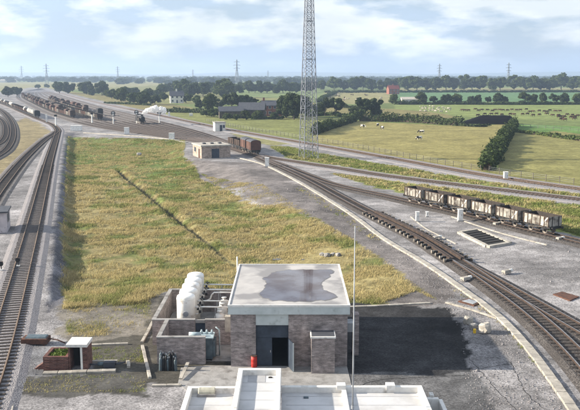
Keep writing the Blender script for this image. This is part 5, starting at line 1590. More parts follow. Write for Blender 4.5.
gable('red_roofed_house', 389,93.8, 11,9,5.2,8.8, R(10), 'distant house with red tiled roof and red walls', M['brick_house'], M['red_tile'], 'house', 1, 3)
gable('pale_shed', 0,82.3, 40,16,5.0,8.0, R(5), 'long pale shed far off at the left skyline', M['render_white'], M['concrete'], 'building')
gable('pale_shed', 402,104.5, 14,8,3.2,4.6, R(2), 'low pale shed left of the grazing sheep', M['render_white'], M['concrete'], 'building')

# ------------------------------------------------------------------ lattice floodlight tower
def flood_tower():
    base = P(308.6,158.5)
    H = 40.5
    r = thing('floodlight_tower', (base.x,base.y,0), 'tall grey steel lattice floodlight tower rising out of frame', 'tower', None, R(20))
    def hw(z):      # half width of the tapering shaft
        return 1.72*(1-z/H)+0.62*(z/H) if z < H else 0.62
    levels = [0]
    z = 0
    while z < H-1.2:
        z += max(1.4, hw(z)*1.45); levels.append(min(z,H))
    levels[-1] = H
    cor = [(-1,-1),(1,-1),(1,1),(-1,1)]
    for a,b in cor:
        mb = MB()
        for i in range(len(levels)-1):
            z0,z1 = levels[i],levels[i+1]
            mb.bar((a*hw(z0),b*hw(z0),z0),(a*hw(z1),b*hw(z1),z1),0.145)
        mb.build('leg', M['tower_steel'], r)
        MB().bbox(a*hw(0)-0.35,a*hw(0)+0.35,b*hw(0)-0.35,b*hw(0)+0.35,-0.1,0.25,0.03).build('footing', M['concrete'], r)
    for f in range(4):
        mb = MB(); a,b = cor[f],cor[(f+1)%4]
        for i in range(len(levels)-1):
            z0,z1 = levels[i],levels[i+1]; h0,h1 = hw(z0),hw(z1)
            mb.bar((a[0]*h0,a[1]*h0,z0),(b[0]*h1,b[1]*h1,z1),0.065)
            mb.bar((b[0]*h0,b[1]*h0,z0),(a[0]*h1,a[1]*h1,z1),0.065)
            mb.bar((a[0]*h1,a[1]*h1,z1),(b[0]*h1,b[1]*h1,z1),0.065)
        mb.build('bracing', M['tower_steel'], r)
    # ladder inside with rest platforms
    mb = MB()
    for s in (-0.25,0.25): mb.bar((s,0.0,0),(s,0.0,H),0.07)
    zz = 0.4
    while zz < H: mb.bar((-0.25,0,zz),(0.25,0,zz),0.045); zz += 0.4
    mb.build('ladder', M['tower_steel'], r)
    for zz in (12.0, 22.5, 31.0):
        h = hw(zz)*0.98
        MB().box(-h,h,-h,h,zz-0.06,zz).build('platform', M['slate'], r)
    MB().box(-1.5,1.5,-1.5,1.5,H,H+0.12).build('head_platform', M['slate'], r)
    mb = MB()
    for zz in (0.6,1.15):
        for i in range(4):
            a,b = cor[i],cor[(i+1)%4]; mb.bar((a[0]*1.5,a[1]*1.5,H+zz),(b[0]*1.5,b[1]*1.5,H+zz),0.06)
    for a,b in cor: mb.bar((a*1.5,b*1.5,H+0.12),(a*1.5,b*1.5,H+1.15),0.07)
    mb.build('railing', M['tower_steel'], r)
    for i in range(8):
        an = i*math.pi/4
        l = MB(); l.lathe([(0.12,-0.2),(0.3,-0.1),(0.36,0.3)], n=12, axis='y')
        o = l.build('floodlight', M['lamp_glass'], r, loc=(1.75*math.cos(an),1.75*math.sin(an),H+1.5)); o.rotation_euler=(R(-25),0,an-math.pi/2)
        MB().bar((0,0,-0.1),(0,-0.4,-0.75),0.06).build('lamp_arm', M['tower_steel'], o)
flood_tower()

# ------------------------------------------------------------------ electricity pylons
def pylon_mesh(H):
    mb = MB(); t = 0.34
    def hw(z): return 3.6*(1-z/(H*0.62))+0.9*(z/(H*0.62)) if z < H*0.62 else 0.9-0.5*(z-H*0.62)/(H*0.38)
    lv = [0,H*0.2,H*0.36,H*0.5,H*0.62,H*0.72,H*0.82,H*0.91,H]
    cor = [(-1,-1),(1,-1),(1,1),(-1,1)]
    for i in range(len(lv)-1):
        z0,z1 = lv[i],lv[i+1]; h0,h1 = hw(z0),hw(z1)
        for k in range(4):
            a,b = cor[k],cor[(k+1)%4]
            mb.bar((a[0]*h0,a[1]*h0,z0),(a[0]*h1,a[1]*h1,z1),t*1.2)
            mb.bar((a[0]*h0,a[1]*h0,z0),(b[0]*h1,b[1]*h1,z1),t*0.7)
            mb.bar((b[0]*h0,b[1]*h0,z0),(a[0]*h1,a[1]*h1,z1),t*0.7)
            mb.bar((a[0]*h1,a[1]*h1,z1),(b[0]*h1,b[1]*h1,z1),t*0.7)
    me = mb.mesh('tower', M['pylon_steel'])
    arms = []
    for f,L in ((0.64,6.0),(0.77,7.0),(0.90,5.5)):
        ar = MB()
        for s in (-1,1):
            z = H*f
            for y in (-0.7,0.7):
                ar.bar((0,y,z),(s*L,0,z),t); ar.bar((0,y,z+1.8),(s*L,0,z),t*0.8)
        arms.append(ar.mesh('cross_arm', M['pylon_steel']))
    return me, arms
PT, PA = pylon_mesh(42.0)
pyl = [(47,84.5,20.5,'pylon on the left skyline, tall and clear'),(22,81.0,15,'faint pylon at the far left of the skyline'),(118,81.5,15,'faint pylon on the skyline right of the left trees'),
       (237,84,24,'tall pylon behind the trees left of the lattice tower'),(193,80.5,11,'faint short pylon left of the tall middle pylon'),(268,80.5,10,'faint pylon on the skyline just left of the lattice tower'),
       (439,84,20,'pylon on the skyline above the middle right trees'),(508,85,22,'pylon on the right skyline rising behind the trees')]
for qx,qy,hp,lab in pyl:
    q = P(qx,qy); sc_ = hp*q.y/FPX/42.0
    r = thing('pylon', (q.x,q.y,-0.5), lab, 'pylon', 'electricity pylons on the skyline', R(25))
    inst('tower', PT, r, sc=sc_)
    for a in PA: inst('cross_arm', a, r, sc=sc_)

# ------------------------------------------------------------------ trees and hedges
def leaves(q, dirs, g, spread, s):
    """one small leaf-clump quad at every point q, facing roughly along dirs"""
    nrm = dirs + g.normal(size=q.shape)*spread
    nrm /= np.linalg.norm(nrm,axis=1)[:,None]
    u = np.cross(nrm, np.array([0.3,0.2,1.0])); u /= np.linalg.norm(u,axis=1)[:,None]+1e-9
    v = np.cross(nrm, u)
    return np.stack([q-u*s-v*s*0.6, q+u*s*0.8-v*s*0.8, q+u*s+v*s*0.7, q-u*s*0.6+v*s],1).reshape(-1,3)
def crown_mesh(seed, kind):
    g = np.random.default_rng(seed)
    nl = {'round':22,'tall':18,'spread':17,'small':14}[kind]
    asp = {'round':(0.46,0.46,0.44),'tall':(0.34,0.34,0.46),'spread':(0.58,0.58,0.36),'small':(0.46,0.46,0.46)}[kind]
    cz = {'round':0.50,'tall':0.50,'spread':0.58,'small':0.44}[kind]
    lobes = []
    for i in range(nl+5):
        d = g.normal(size=3); d /= np.linalg.norm(d)
        rr = g.uniform(0.25,0.85)**0.6
        c = np.array([d[0]*asp[0]*rr, d[1]*asp[1]*rr, cz+d[2]*asp[2]*rr*0.9])
        lobes.append((c, g.uniform(0.09,0.20)*(1 if kind!='spread' else 0.85)))
    per = 210
    V = []
    for c, rad in lobes:
        dd = g.normal(size=(per,3)); dd /= np.linalg.norm(dd,axis=1)[:,None]
        q = c + dd*rad*g.uniform(0.45,1.12,size=(per,1))*np.array([1,1,0.85])
        k = q[:,2] > 0.04
        V.append(leaves(q[k], dd[k], g, 0.7, g.uniform(0.022,0.042,size=(k.sum(),1))))
    V = np.concatenate(V); F = np.arange(len(V)).reshape(-1,4)
    return V, F, lobes
def trunk_mesh(seed, lobes):
    rnd = random.Random(seed)
    mb = MB()
    top = Vector((rnd.uniform(-.02,.02), rnd.uniform(-.02,.02), 0.5))
    mb.tube([(0,0,-0.03),(0,0,0.02),(rnd.uniform(-.01,.01),0,0.25),top], [0.040,0.028,0.022,0.014], 8)
    for c, rad in lobes[:9]:
        mb.tube([(0,0,rnd.uniform(0.2,0.4)), Vector((c[0]*0.5,c[1]*0.5,0.35+c[2]*0.2)), Vector(c)], [0.014,0.009,0.004], 5)
    return mb.mesh('trunk', M['bark'])
TV = {}
for kind in ('round','tall','spread','small'):
    TV[kind] = []
    for sd_ in range(3):
        V, F, lobes = crown_mesh(100+sd_*7+len(kind), kind)
        TV[kind].append((V, F, trunk_mesh(sd_+len(kind), lobes)))
CM = {}
def crown_obj(kind, i, m):
    key = (kind, i, m)
    if key not in CM:
        V, F, _ = TV[kind][i]
        CM[key] = np_mesh('crown', V, F, M[m])
    return CM[key]
tcount = [0]
def tree(qx, base_y, hpx, kind, label, m='leaf_dark', group='trees across the farmland', wide=1.0):
    q = P(qx, base_y)
    H = hpx*(q.y*_cp + 0)/FPX*1.02
    tcount[0] += 1
    i = tcount[0] % 3
    r = thing('broadleaf_tree', (q.x,q.y,float(height(q.x,q.y))), label, 'tree', group, random.uniform(0,6.28))
    r.scale = (H*wide*random.uniform(0.92,1.08),)*2 + (H,)
    inst('trunk', TV[kind][i][2], r); inst('crown', crown_obj(kind, i, m), r)

TL = [
 # left skyline
 (59.5,93.5,14,'tall','dark tree, left of the close pair at the left skyline',None,1.15),(68,93.8,13,'round','dark tree, right of the close pair at the left skyline',None,1),
 (86.8,94.5,14.5,'round','round dark tree standing second group from the left skyline',None,1.05),(102,95.5,15,'round','round dark tree right of the lone skyline tree',None,1.05),
 (92.5,95.5,10,'small','low bush between two round trees at left',None,1.2),
 (121,101.8,16,'round','leafy tree left of the signals at the field edge','leaf_mid',1.0),(133,103.5,13,'small','bushy tree above the middle banner signal',None,1.2),
 (143,105,15.5,'round','dark bushy tree above the steam locomotive',None,1.15),(155,104.5,12,'small','small tree just left of the white cottage',None,1.1),
 (8,97,11,'round','tree at the left edge above the distant track',None,1),(17,95.5,9.5,'round','bushy tree above the distant track bend',None,1.2),(38,88.3,5,'small','tiny round tree where the distant tracks vanish',None,1.3),(47,88.0,5,'small','tiny tree right of the vanishing tracks',None,1.2),
 # middle
 (183,95.5,18.5,'round','tall dark tree behind the white cottage',None,1.0),(192,97,16,'round','dark tree right of the tall cottage tree',None,1.0),(203,96.5,17,'tall','tall tree left of the biggest round tree',None,1.1),
 (223.5,97.5,21,'round','biggest round green tree left of the lattice tower','leaf_mid',1.1),(236,95,13,'small','small tree at the right foot of the biggest round tree',None,1.1),
 (249,93,13,'round','round tree on the skyline above the barns','leaf_mid',1.0),(261,93,14,'round','second skyline tree above the brick farmhouse',None,1.0),(273,92.5,11,'small','low skyline tree above the farmhouse chimney',None,1.1),(283,93,14,'round','skyline tree left of the lattice tower',None,1.0),
 (209.5,112,20,'tall','tall leafy tree left of the low farm shed','leaf_mid',1.1),(232,110,18,'spread','spreading tree behind the farm barns',None,1.0),(243,110,18,'tall','upright tree behind the taller barn','leaf_mid',1.1),(254,110,14,'small','bushy tree right behind the taller barn',None,1.0),
 (214,117,10.5,'small','dark bush beside the low farm shed',None,1.6),(207,116.5,8,'small','dark low bush left of the farm shed',None,1.5),
 (286,118,25,'round','big dark tree right beside the brick farmhouse',None,1.0),(294,119.5,30,'round','biggest dark tree between farmhouse and lattice tower',None,0.85),(302,117,24,'tall','dark tree seen through the lattice tower',None,1.1),
 (318,114,13,'small','bush right of the lattice tower foot',None,1.4),(325,116,19,'spread','spindly tree, left of two right of the lattice tower',None,0.8),(336,116,20,'spread','spindly tree, right of two right of the lattice tower',None,0.85),
 (365,117.5,21,'spread','spreading open tree over the field hedge',None,0.8),(376,117,20,'tall','upright open tree over the field hedge',None,1.0),(357,117,12,'small','bushy tree at the corner of the hedges',None,1.4),
 (393,104,11,'round','pale rounded tree left of the sheep field','leaf_mid',1.0),(421,104.5,13.5,'tall','pale upright tree above the grazing sheep','leaf_mid',1.1),(404,104,7,'small','small bush beside the low pale shed','leaf_mid',1.2),
]
for qx,by,hp,kd,lab,m,wd_ in TL: tree(qx,by,hp,kd,lab,m or 'leaf_dark',wide=wd_)
# far skyline row, left to right
sky_x = [(313,10),(321,11),(334,14),(344,11),(354,15),(363,14),(371,13),(380,11),(388,12),(398,13),(408,16),(417,14),(427,13),(436,15),(446,15),(454,13),(464,16),(472,13),(480,15.5),(492,13),(500,15),(514,16),(526,14),(533,15),(541,13),(550,13),(561,17),(573,15),(583,15)]
ordw = ['first','second','third','fourth','fifth','sixth','seventh','eighth','ninth','tenth','eleventh','twelfth','thirteenth','fourteenth','fifteenth','sixteenth','seventeenth','eighteenth','nineteenth','twentieth','twenty-first','twenty-second','twenty-third','twenty-fourth','twenty-fifth','twenty-sixth','twenty-seventh','twenty-eighth','twenty-ninth','thirtieth','thirty-first','thirty-second','thirty-third','thirty-fourth','thirty-fifth','thirty-sixth','thirty-seventh','thirty-eighth']
for i,(qx,hp) in enumerate(sky_x):
    tree(qx, 90.3+random.uniform(-0.6,0.3), hp, random.choice(('round','round','tall')), ordw[i]+' tree from the left in the long right hand skyline row', random.choice(('leaf_dark','leaf_dark','leaf_mid')), 'trees in the right hand skyline row', 1.08)
mid_x = [(433,9),(446,11),(456,12),(471,10),(478,10.5),(488,8),(498,12),(505,9),(525,13),(533,12),(543,12),(554,11),(564,12),(577,12)]
for i,(qx,hp) in enumerate(mid_x):
    tree(qx, 104.2+random.uniform(-0.3,0.3), hp, random.choice(('spread','tall','round')), ordw[i]+' tree from the left in the row behind the cattle', random.choice(('leaf_dark','leaf_mid')), 'trees in the row behind the cattle', 0.95)

belt = [(126,96,9),(134,95.5,8),(148,98,10),(158,97.5,9),(163,94,10),(170,92,9),(176,95,11),(188,90,9),(196,92,10),(211,93,11),(216,94,10),(230,92,10),(241,92,9),(255,92.5,9),(267,93,10),(277,93.5,9),(290,93,11),(296,92.5,10),(306,92,11),(164,101,9),(186,103,10),(196,104,9),(200,108.5,9),(219,108,10),(226,106,9),(249,106,10),(258,108,9),(246,119.8,9),(227,120,7),(236,120,6),(258,119,9),(274,119.5,7),(112,99,9),(108,97,8)]
for i,(qx,by,hp) in enumerate(sorted(belt)):
    tree(qx, by, hp*1.15, random.choice(('round','small','tall')), ordw[i]+' tree from the left in the loose belt left of the tower', random.choice(('leaf_dark','leaf_dark','leaf_mid')), 'trees in the loose belt left of the tower', 1.2)

def hedge(px, ht, wd_, lab, m='leaf_hedge', dens=1.0, leaf=0.28):
    pts = spline([P(a,b) for a,b in px], 0.8)
    o = pts[0].copy()
    g = np.random.default_rng(len(lab)*13+int(px[0][0]))
    L = len(pts)
    X = np.array([p.x for p in pts]); Y = np.array([p.y for p in pts])
    HH = ht*(0.35+1.25*fbm(X*0.22,Y*0.22,17,3)); WW = wd_*(0.5+0.95*fbm(X*0.25+9,Y*0.25,19,3))
    fr = [frame(pts, i) for i in range(L)]
    D = np.array([(a.x,a.y) for a,b in fr]); Rr = np.array([(b.x,b.y) for a,b in fr])
    n = int(26*dens*(ht+wd_)/4)
    I = np.repeat(np.arange(L), n)
    an = g.uniform(0,math.pi,len(I)); rr = g.uniform(0.5,1.0,len(I))*(1+0.22*(g.random(len(I))>0.93)); al = g.uniform(-0.45,0.45,len(I))
    cx_ = np.cos(an)*WW[I]/2*rr; cz = np.maximum(0.1, np.abs(np.sin(an))**0.6*HH[I]*rr)
    q = np.stack([X[I]-o.x+Rr[I,0]*cx_+D[I,0]*al, Y[I]-o.y+Rr[I,1]*cx_+D[I,1]*al, cz],1)
    dirs = np.stack([Rr[I,0]*np.cos(an), Rr[I,1]*np.cos(an), np.sin(an)],1)
    V = leaves(q, dirs, g, 0.6, leaf*g.uniform(0.6,1.3,size=(len(I),1))); F = np.arange(len(V)).reshape(-1,4)
    rt = thing('hedge', o, lab, 'hedge', 'field hedges')
    link(bpy.data.objects.new('foliage', np_mesh('foliage', np.array(V), np.array(F), M[m])), rt)
    core = MB(); path = [Vector((p.x-o.x,p.y-o.y,0)) for p in pts[2:-2:2]]
    if len(path) > 1:
        sweep(path, [(-wd_*0.2,0),(-wd_*0.18,ht*0.4),(-wd_*0.08,ht*0.45),(wd_*0.08,ht*0.45),(wd_*0.18,ht*0.4),(wd_*0.2,0)], core)
        core.build('light_block_core', M['bark'], rt)  # solid core added inside the foliage to block light
hedge([(314,135),(330,129),(345,124.5),(356,121)], 3.0, 3.0, 'hedge slanting up right of the lattice tower')
hedge([(356,121),(380,121.5),(405,122),(430,123.5),(462,126)], 3.6, 4.0, 'thick dark hedge along the far side of the dry field', dens=0.9)
hedge([(487,171),(491,163),(497,152),(504,141),(511,130),(514,126)], 3.0, 4.2, 'wide hedge running down between the two dry fields', dens=1.2)
hedge([(462,126),(475,126.8),(490,126.5)], 1.3, 2.0, 'low scrub in front of the black sheeted mound')
hedge([(300,108.5),(325,107.5),(360,108.5)], 2.0, 2.5, 'hedge behind the spindly trees at centre', leaf=0.4)
hedge([(306,116.5),(330,115.5),(356,119)], 1.8, 2.5, 'hedge at the foot of the spindly trees', leaf=0.35)
hedge([(395,104.6),(450,104.6),(520,104.8),(585,104.6)], 2.2, 3.0, 'long hedge under the tree row behind the cattle', leaf=0.5, dens=0.6)
hedge([(318,102.5),(327,97),(336,93)], 2.4, 3.0, 'far hedge slanting up right of the lattice tower', leaf=0.5, dens=0.6)
hedge([(325,92.6),(392,92.4),(480,92.2),(590,92)], 2.0, 3.0, 'far long hedge below the skyline trees', leaf=0.7, dens=0.35)
hedge([(516,132),(540,135),(560,138),(590,142)], 1.2, 2.2, 'low scrubby hedge across the right hand field', m='leaf_mid')
hedge([(165,112.3),(185,112.6),(204,113)], 2.4, 3.0, 'low dark hedge right of the steam plume', leaf=0.35)
hedge([(252,119.3),(270,119),(284,119.5)], 1.6, 1.8, 'garden hedge in front of the brick farmhouse', leaf=0.3)
hedge([(105,103.5),(125,104.3),(150,105.5)], 1.4, 2.0, 'low hedge along the strip field behind the signals', leaf=0.4)

# far-off woodland belts: one mass
def far_woods():
    g = np.random.default_rng(77)
    V0, F0, _ = TV['round'][0]
    # thin the crown for distance
    keep = g.choice(len(F0), 260, replace=False)
    base_v = V0[F0[keep]].reshape(-1,3)
    Vs = []; n = 0
    for (y0,y1,cnt,x0,x1) in ((79.0,80.4,420,-20,600),(80.6,82.4,260,-20,600),(77.4,78.6,420,-20,600),(82.6,85,50,120,330),(83.5,86.5,34,255,600)):
        for i in range(cnt):
            q = P(g.uniform(x0,x1), g.uniform(y0,y1))
            H = g.uniform(10,21)
            a = g.uniform(0,6.28); ca,sa = math.cos(a),math.sin(a)
            v = base_v*np.array([H*1.35,H*1.35,H])
            v[:,2] -= H*0.12
            # bigger leaves for the distance
            c = v.reshape(-1,4,3).mean(axis=1,keepdims=True)
            v = (c + (v.reshape(-1,4,3)-c)*2.4).reshape(-1,3)
            x = v[:,0]*ca-v[:,1]*sa; y = v[:,0]*sa+v[:,1]*ca
            Vs.append(np.stack([x+q.x,y+q.y,v[:,2]],1)); n += 1
    V = np.concatenate(Vs)
    F = np.arange(len(V)).reshape(-1,4)
    o = bpy.data.objects.new('far_woodland', np_mesh('far_woodland', V, F, M['leaf_dark']))
    link(o); tag(o, 'far belts of woodland fading into haze under the skyline', 'woodland', kind='stuff')
far_woods()

# black sheeted clamp behind the hedge
def clamp():
    a = P(463,123.5); b = P(516,124.5)
    L = (b-a).length
    r = thing('sheeted_mound', (a.x,a.y+2,0), 'long low black-covered mound at the end of the dark hedge', 'mound', None, math.atan2(b.y-a.y,b.x-a.x))
    n = 16; mb = MB(); V = []; F = []
    for i in range(n+1):
        f = i/n
        h = 3.4*min(1, f*2.2+0.15)*min(1,(1-f)*9+0.35); w_ = 3.6
        x = f*L
        prof = [(-w_,0),(-w_*0.8,h*0.6),(-w_*0.45,h*0.93),(0,h),(w_*0.45,h*0.93),(w_*0.8,h*0.6),(w_,0)]
        V += [(x,yy+random.uniform(-.08,.08),zz+(random.uniform(-.1,.1) if zz else -0.2)) for yy,zz in prof]
    for i in range(n):
        for j in range(6): F.append((i*7+j,(i+1)*7+j,(i+1)*7+j+1,i*7+j+1))
    F.append(tuple(range(7))); F.append(tuple(n*7+j for j in range(6,-1,-1)))
    mb.add(V,F); mb.build('sheet', M['black_sheet'], r)
    for i in range(9):
        t_ = MB().lathe([(0.2,0),(0.34,0.02),(0.36,0.1),(0.34,0.18),(0.2,0.2)], n=12)
        t_.build('tyre', M['black'], r, loc=(2+i*(L-4)/8, random.uniform(-1,1), 3.3*min(1,(2+i*(L-4)/8)/L*2.2+0.15)*0.98))
clamp()

# ------------------------------------------------------------------ cattle and sheep
def cow_mesh(m, sheep=False):
    mb = MB()
    k = 1.0
    # continuous trunk from rump to muzzle
    pts = [(0,-1.0,1.10),(0,-0.85,1.12),(0,-0.5,1.05),(0,0.0,0.98),(0,0.45,1.02),(0,0.75,1.10),(0,0.95,1.15),(0,1.15,1.02),(0,1.32,0.78),(0,1.48,0.52),(0,1.6,0.30)]
    rad = [0.06,0.30,0.37,0.40,0.39,0.36,0.26,0.19,0.17,0.15,0.08]
    mb.tube(pts, rad, 10)
    for x in (-0.2,0.2):
        for y, hy in ((-0.72,-0.80),(0.55,0.55)):
            mb.tube([(x,y,0.95),(x,y+ (0.06 if y<0 else 0),0.62),(x,hy,0.40),(x,hy,0.0)], [0.17,0.12,0.07,0.065], 6)
    mb.tube([(0,-1.02,1.15),(0,-1.12,0.9),(0,-1.1,0.5)], [0.04,0.03,0.05], 5)
    for s in (-1,1): mb.tube([(s*0.1,1.3,0.92),(s*0.28,1.27,0.94)], [0.05,0.02], 5)
    return mb.mesh('body', m, smooth=True)
COWB, COWP, SHEEP = cow_mesh(M['cow_brown']), cow_mesh(M['cow_pied']), cow_mesh(M['wool'])
def beast(me, qx, qy, lab, grp, cat, sc_, nm, rz=None):
    q = P(qx,qy)
    o = inst(nm, me, None, (q.x,q.y,float(height(q.x,q.y))), random.uniform(0,6.28) if rz is None else rz, sc_)
    tag(o, lab, cat, grp)
near_cows = [(421.5,133.8,'upper of two black and white cows near the field centre'),(419.5,140.2,'lower and nearest black and white cow in the dry field'),(377.8,126.6,'dark cow, higher of the pair near the hedge'),(382,129.6,'dark cow, lower of the pair near the hedge'),(362.5,128,'dark cow on the left side of the dry field')]
for i,(qx,qy,lab) in enumerate(near_cows): beast(COWP, qx,qy,lab,'cows in the dry field','cow',0.9,'cow', R(80+i*40))
random.seed(23)
for i in range(40):
    if i < 24:
        qx = 461+i*4.3+random.uniform(-1.5,1.5); qy = 110.6+random.uniform(-0.5,0.5)+ (0.8 if i%3 else 0)
        if qx > 530: qy += 1
    else:
        qx = 478+(i-24)*6.3+random.uniform(-2,2); qy = 115+random.uniform(-0.8,1.8)
    beast(COWB, qx, qy, 'brown bullock, ' + nth(i+1 if i < 24 else i-23) + ' from the left in the ' + ('upper' if i < 24 else 'lower') + ' line of cattle', 'brown cattle in the green field', 'cow', 0.85, 'cow', random.choice((R(90),R(270)))+random.uniform(-.5,.5))
for i in range(10):
    beast(COWB, 554+random.uniform(0,30), 118.5+random.uniform(-2.5,2.5), 'brown bullock grazing at the far right of the green field', 'brown cattle at far right', 'cow', 0.85, 'cow', random.choice((R(90),R(270)))+random.uniform(-.5,.5))
for i in range(34):
    qx = 421+ (i%12)*2.7+random.uniform(-1.3,1.3); qy = 107.2+(i//12)*1.9+random.uniform(-.8,.8)+ (i%12)*0.12
    beast(SHEEP, qx, qy, 'white animal in the tight flock left of the cattle', 'white flock', 'sheep', 0.68, 'sheep')
for i in range(22):
    beast(COWB if i%3 else SHEEP, 330+random.uniform(0,55), 97+random.uniform(-2,4), 'far animal dotted over the pale field behind the trees' , 'far animals in the pale field', 'livestock', 0.9, 'livestock')

# ------------------------------------------------------------------ lineside fences
def fence(px, lab, sp=3.0, h=1.25):
    pts = spline([P(a,b) for a,b in px], sp)
    o = pts[0].copy()
    r = thing('wire_fence', o, lab, 'fence', 'lineside fences')
    me = MB().bbox(-0.05,0.05,-0.05,0.05,-0.1,h,0.02).mesh('post', M['post'])
    for p in pts[:290]: inst('post', me, r, (p.x-o.x,p.y-o.y,float(height(p.x,p.y))), random.uniform(-.2,.2))
    for z in (0.45,0.8,1.1):
        w_ = MB(); w_.tube([(p.x-o.x,p.y-o.y,z) for p in pts], 0.012, 4); w_.build('wire', M['steel'], r)
fence([(206,121.5),(240,128.5),(290,137),(312,141),(340,145.3),(400,156.6),(450,166),(486,172)], 'post and wire fence along the near edge of the dry field')
fence([(489,172.5),(530,179),(585,186.5)], 'post and wire fence right of the wide hedge')
fence([(516,126.5),(550,129.5),(590,133)], 'wire fence along the far edge of the right field', 4.0)

# ------------------------------------------------------------------ rough grass
def tufts(name, label, polys, n, hmin, hmax, wmin, wmax, seed, straw=0.6, avoid=None, patchy=False):
    g = np.random.default_rng(seed)
    P0 = []
    for poly, share in polys:
        k = int(n*share)
        xs = np.array([p[0] for p in poly]); ys_ = np.array([p[1] for p in poly])
        got = 0; acc = []
        while got < k:
            # more tufts close to the camera, fewer far away
            yy = ys_.min() + (ys_.max()-ys_.min())*g.random(k*4)**1.5
            xx = g.uniform(xs.min(), xs.max(), k*4)
            m = inpoly(xx, yy, poly)
            cl = fbm(xx*0.55, yy*0.55, 5, 3)
            m &= g.random(k*4) < np.clip((cl-0.34)*3.2, 0.06, 1)
            if patchy: m &= g.random(k*4) < np.clip((fbm(xx*0.13, yy*0.13, 88, 3)-0.33)*5, 0.22, 1)
            if avoid is not None: m &= avoid(xx, yy)
            pp = np.stack([xx[m], yy[m]],1); acc.append(pp); got += len(pp)
        P0.append(np.concatenate(acc)[:k])
    P0 = np.concatenate(P0); n = len(P0)
    B = 5
    x = np.repeat(P0[:,0],B)+g.normal(0,0.10,n*B); y = np.repeat(P0[:,1],B)+g.normal(0,0.10,n*B)
    z = height(x,y)-0.03
    dist = np.hypot(x,y)
    big = fbm(x*0.08,y*0.08,61,3)
    h = g.uniform(hmin,hmax,n*B)*(0.6+0.8*big)
    w_ = g.uniform(wmin,wmax,n*B)*np.clip(dist/90,0.8,1.6)
    a = g.uniform(0,6.283,n*B)
    lean = g.normal(0,0.35,(n*B,2))*h[:,None] + np.array([0.18,0.0])*h[:,None]
    ux,uy = np.cos(a)*w_, np.sin(a)*w_
    V = np.zeros((n*B,4,3))
    V[:,0] = np.stack([x-ux,y-uy,z],1); V[:,1] = np.stack([x+ux,y+uy,z],1)
    V[:,2] = np.stack([x+ux*0.35+lean[:,0],y+uy*0.35+lean[:,1],z+h],1); V[:,3] = np.stack([x-ux*0.35+lean[:,0],y-uy*0.35+lean[:,1],z+h],1)
    gm = np.clip(green_mask(x,y) + (0.55-straw)*1.2, 0, 1)
    gm = np.clip(gm + np.repeat(g.normal(0,0.18,n),B),0,1)
    c = (1-gm)[:,None]*np.array((0.41,0.34,0.175)) + gm[:,None]*np.array((0.165,0.20,0.056))
    c *= np.repeat(g.uniform(0.72,1.25,n),B)[:,None]
    C = np.repeat(c,4,axis=0)
    F = np.arange(n*B*4).reshape(-1,4)
    o = bpy.data.objects.new(name, np_mesh(name, V.reshape(-1,3), F, M['grass_blade'], {'tone':C}))
    link(o); tag(o, label, 'grass', kind='stuff')
def blade_mat():
    m = bpy.data.materials.new('grass_blade'); m.use_nodes = True
    t = m.node_tree; b = t.nodes['Principled BSDF']; b.inputs['Roughness'].default_value = 0.9; b.inputs['Specular IOR Level'].default_value = 0.1
    a = t.nodes.new('ShaderNodeAttribute'); a.attribute_name = 'tone'
    t.links.new(a.outputs['Color'], b.inputs['Base Color'])
    tr = t.nodes.new('ShaderNodeBsdfTranslucent'); t.links.new(a.outputs['Color'], tr.inputs['Color'])
    ms = t.nodes.new('ShaderNodeMixShader'); ms.inputs[0].default_value = 0.3
    t.links.new(b.outputs[0], ms.inputs[1]); t.links.new(tr.outputs[0], ms.inputs[2]); t.links.new(ms.outputs[0], t.nodes['Material Output'].inputs['Surface'])
    return m
M['grass_blade'] = blade_mat()
tufts('rough_grass', 'rough straw and green grass filling the hollow', [(GRASS,1.0)], 64000, 0.08, 0.36, 0.016, 0.04, 3, straw=0.68, avoid=lambda a,b: ditch_d(a,b) > 0.4, patchy=True)
V1 = W([(270,147),(285,147),(340,157.5),(420,171),(500,184.3),(580,194.8),(640,203),(640,205),(580,196.8),(500,187),(420,177.5),(340,165.5),(290,158.5)])
V2 = W([(330,173.5),(370,178.5),(420,185),(500,195.5),(580,206.5),(620,213),(620,246),(585,237),(540,224.5),(470,208),(420,195.5),(375,186.5)])
tufts('verge_grass', 'tall green grass on the two verges beside the running lines', [(V1,0.4),(V2,0.6)], 14000, 0.12, 0.42, 0.03, 0.06, 8, straw=0.30)
tufts('weeds', 'sparse weeds on the dark soil near the left kerbs', [(W([(90,348),(140,346),(146,362),(130,361),(92,361)]),0.5),(W([(20,377),(130,374),(146,384),(146,392),(25,392)]),0.5)], 700, 0.03, 0.13, 0.015, 0.035, 12, straw=0.3)

# ------------------------------------------------------------------ small ground details
def crack(px, w0):
    pts = spline([P(a,b) for a,b in px], 0.25)
    rnd = random.Random(int(px[0][0]))
    pts = [Vector((p.x+rnd.uniform(-.07,.07), p.y+rnd.uniform(-.07,.07), 0.004)) for p in pts]
    mb = MB()
    for i in range(len(pts)-1):
        w_ = w0*rnd.uniform(0.5,1.4)
        mb.bar(pts[i], pts[i+1], w_, 0.02)
    tag(mb.build('pavement_crack', M['crack']), kind='structure')
M['crack'] = mat('crack', (0.03,0.028,0.027), (0.02,0.019,0.018), 2, 0.95)
crack([(451,337),(463,352),(476,366),(495,388),(516,410)], 0.028)
crack([(511,362),(518,377),(528,395),(546,410)], 0.032)
crack([(478,369),(495,366),(512,363.5)], 0.024)
crack([(345,391),(380,380),(420,378),(468,375)], 0.022)

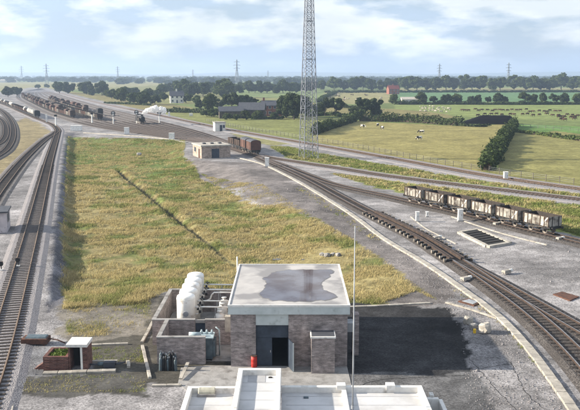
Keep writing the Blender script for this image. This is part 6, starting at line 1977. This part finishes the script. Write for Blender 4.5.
def pool(qx, qy, rx, ry, seed):
    q = P(qx,qy,-0.6)
    rnd = random.Random(seed)
    n = 26
    ph = [rnd.uniform(0,6.28) for _ in range(4)]
    pts = []
    for i in range(n):
        a = 2*math.pi*i/n
        k = 1+0.22*math.sin(2*a+ph[0])+0.14*math.sin(3*a+ph[1])+0.08*math.sin(5*a+ph[2])
        pts.append((q.x+rx*k*math.cos(a), q.y+ry*k*math.sin(a)))
    z = min(float(height(x,y)) for x,y in pts)+0.06
    tag(MB().prism(pts, z-0.25, z+0.02).build('pool', M['pool']), kind='structure')
M['pool'] = mat('pool_water', (0.10,0.11,0.13), (0.07,0.075,0.09), 1, 0.06, spec=0.5)
pool(283,253.5,0.9,0.7,3)
pool(314,257.5,1.3,1.0,5)
rnd = random.Random(9)
for i,(qx,qy,s,lab) in enumerate([(322,256,0.28,'grey stone nearest the pool behind the flat-roofed building'),(327,257.5,0.35,'larger grey stone right of the pool behind the building'),(333,257,0.25,'small stone in the row behind the building'),(338,258.5,0.32,'rightmost stone in the row behind the building'),(139,153,0.6,'lone pale boulder in the grass near the yard edge')]):
    q = P(qx,qy,-0.6)
    o = bpy.data.objects.new('boulder', rock(q,s*1.2,s,s*0.8,40+i,M['concrete_grey'])); o.location = (q.x,q.y,float(height(q.x,q.y))-0.03); o.rotation_euler = (0,0,rnd.uniform(0,6))
    link(o); tag(o, lab, 'stone', 'stones in the grass')

tufts('dead_weeds', 'thin dead weeds scattered over the bare spoil bank', [(W([(200,168),(235,178),(262,184),(330,226),(400,274),(436,300),(418,292),(385,262),(345,237),(297,210),(250,200),(226,186)]),0.6),(W([(70,298),(150,294),(150,330),(88,338),(66,336)]),0.4)], 4500, 0.03, 0.18, 0.012, 0.03, 31, straw=0.7, patchy=True)
tufts('trackside_weeds', 'sparse green weeds along the cable trough and kerbs', [(W([(432,268),(460,285),(497,313),(526,343),(551,376),(560,392),(548,380),(521,349),(494,320),(456,293)]),0.5),(W([(300,186),(345,213),(380,240),(372,240),(340,218),(296,189)]),0.5)], 350, 0.05, 0.22, 0.02, 0.05, 33, straw=0.4)
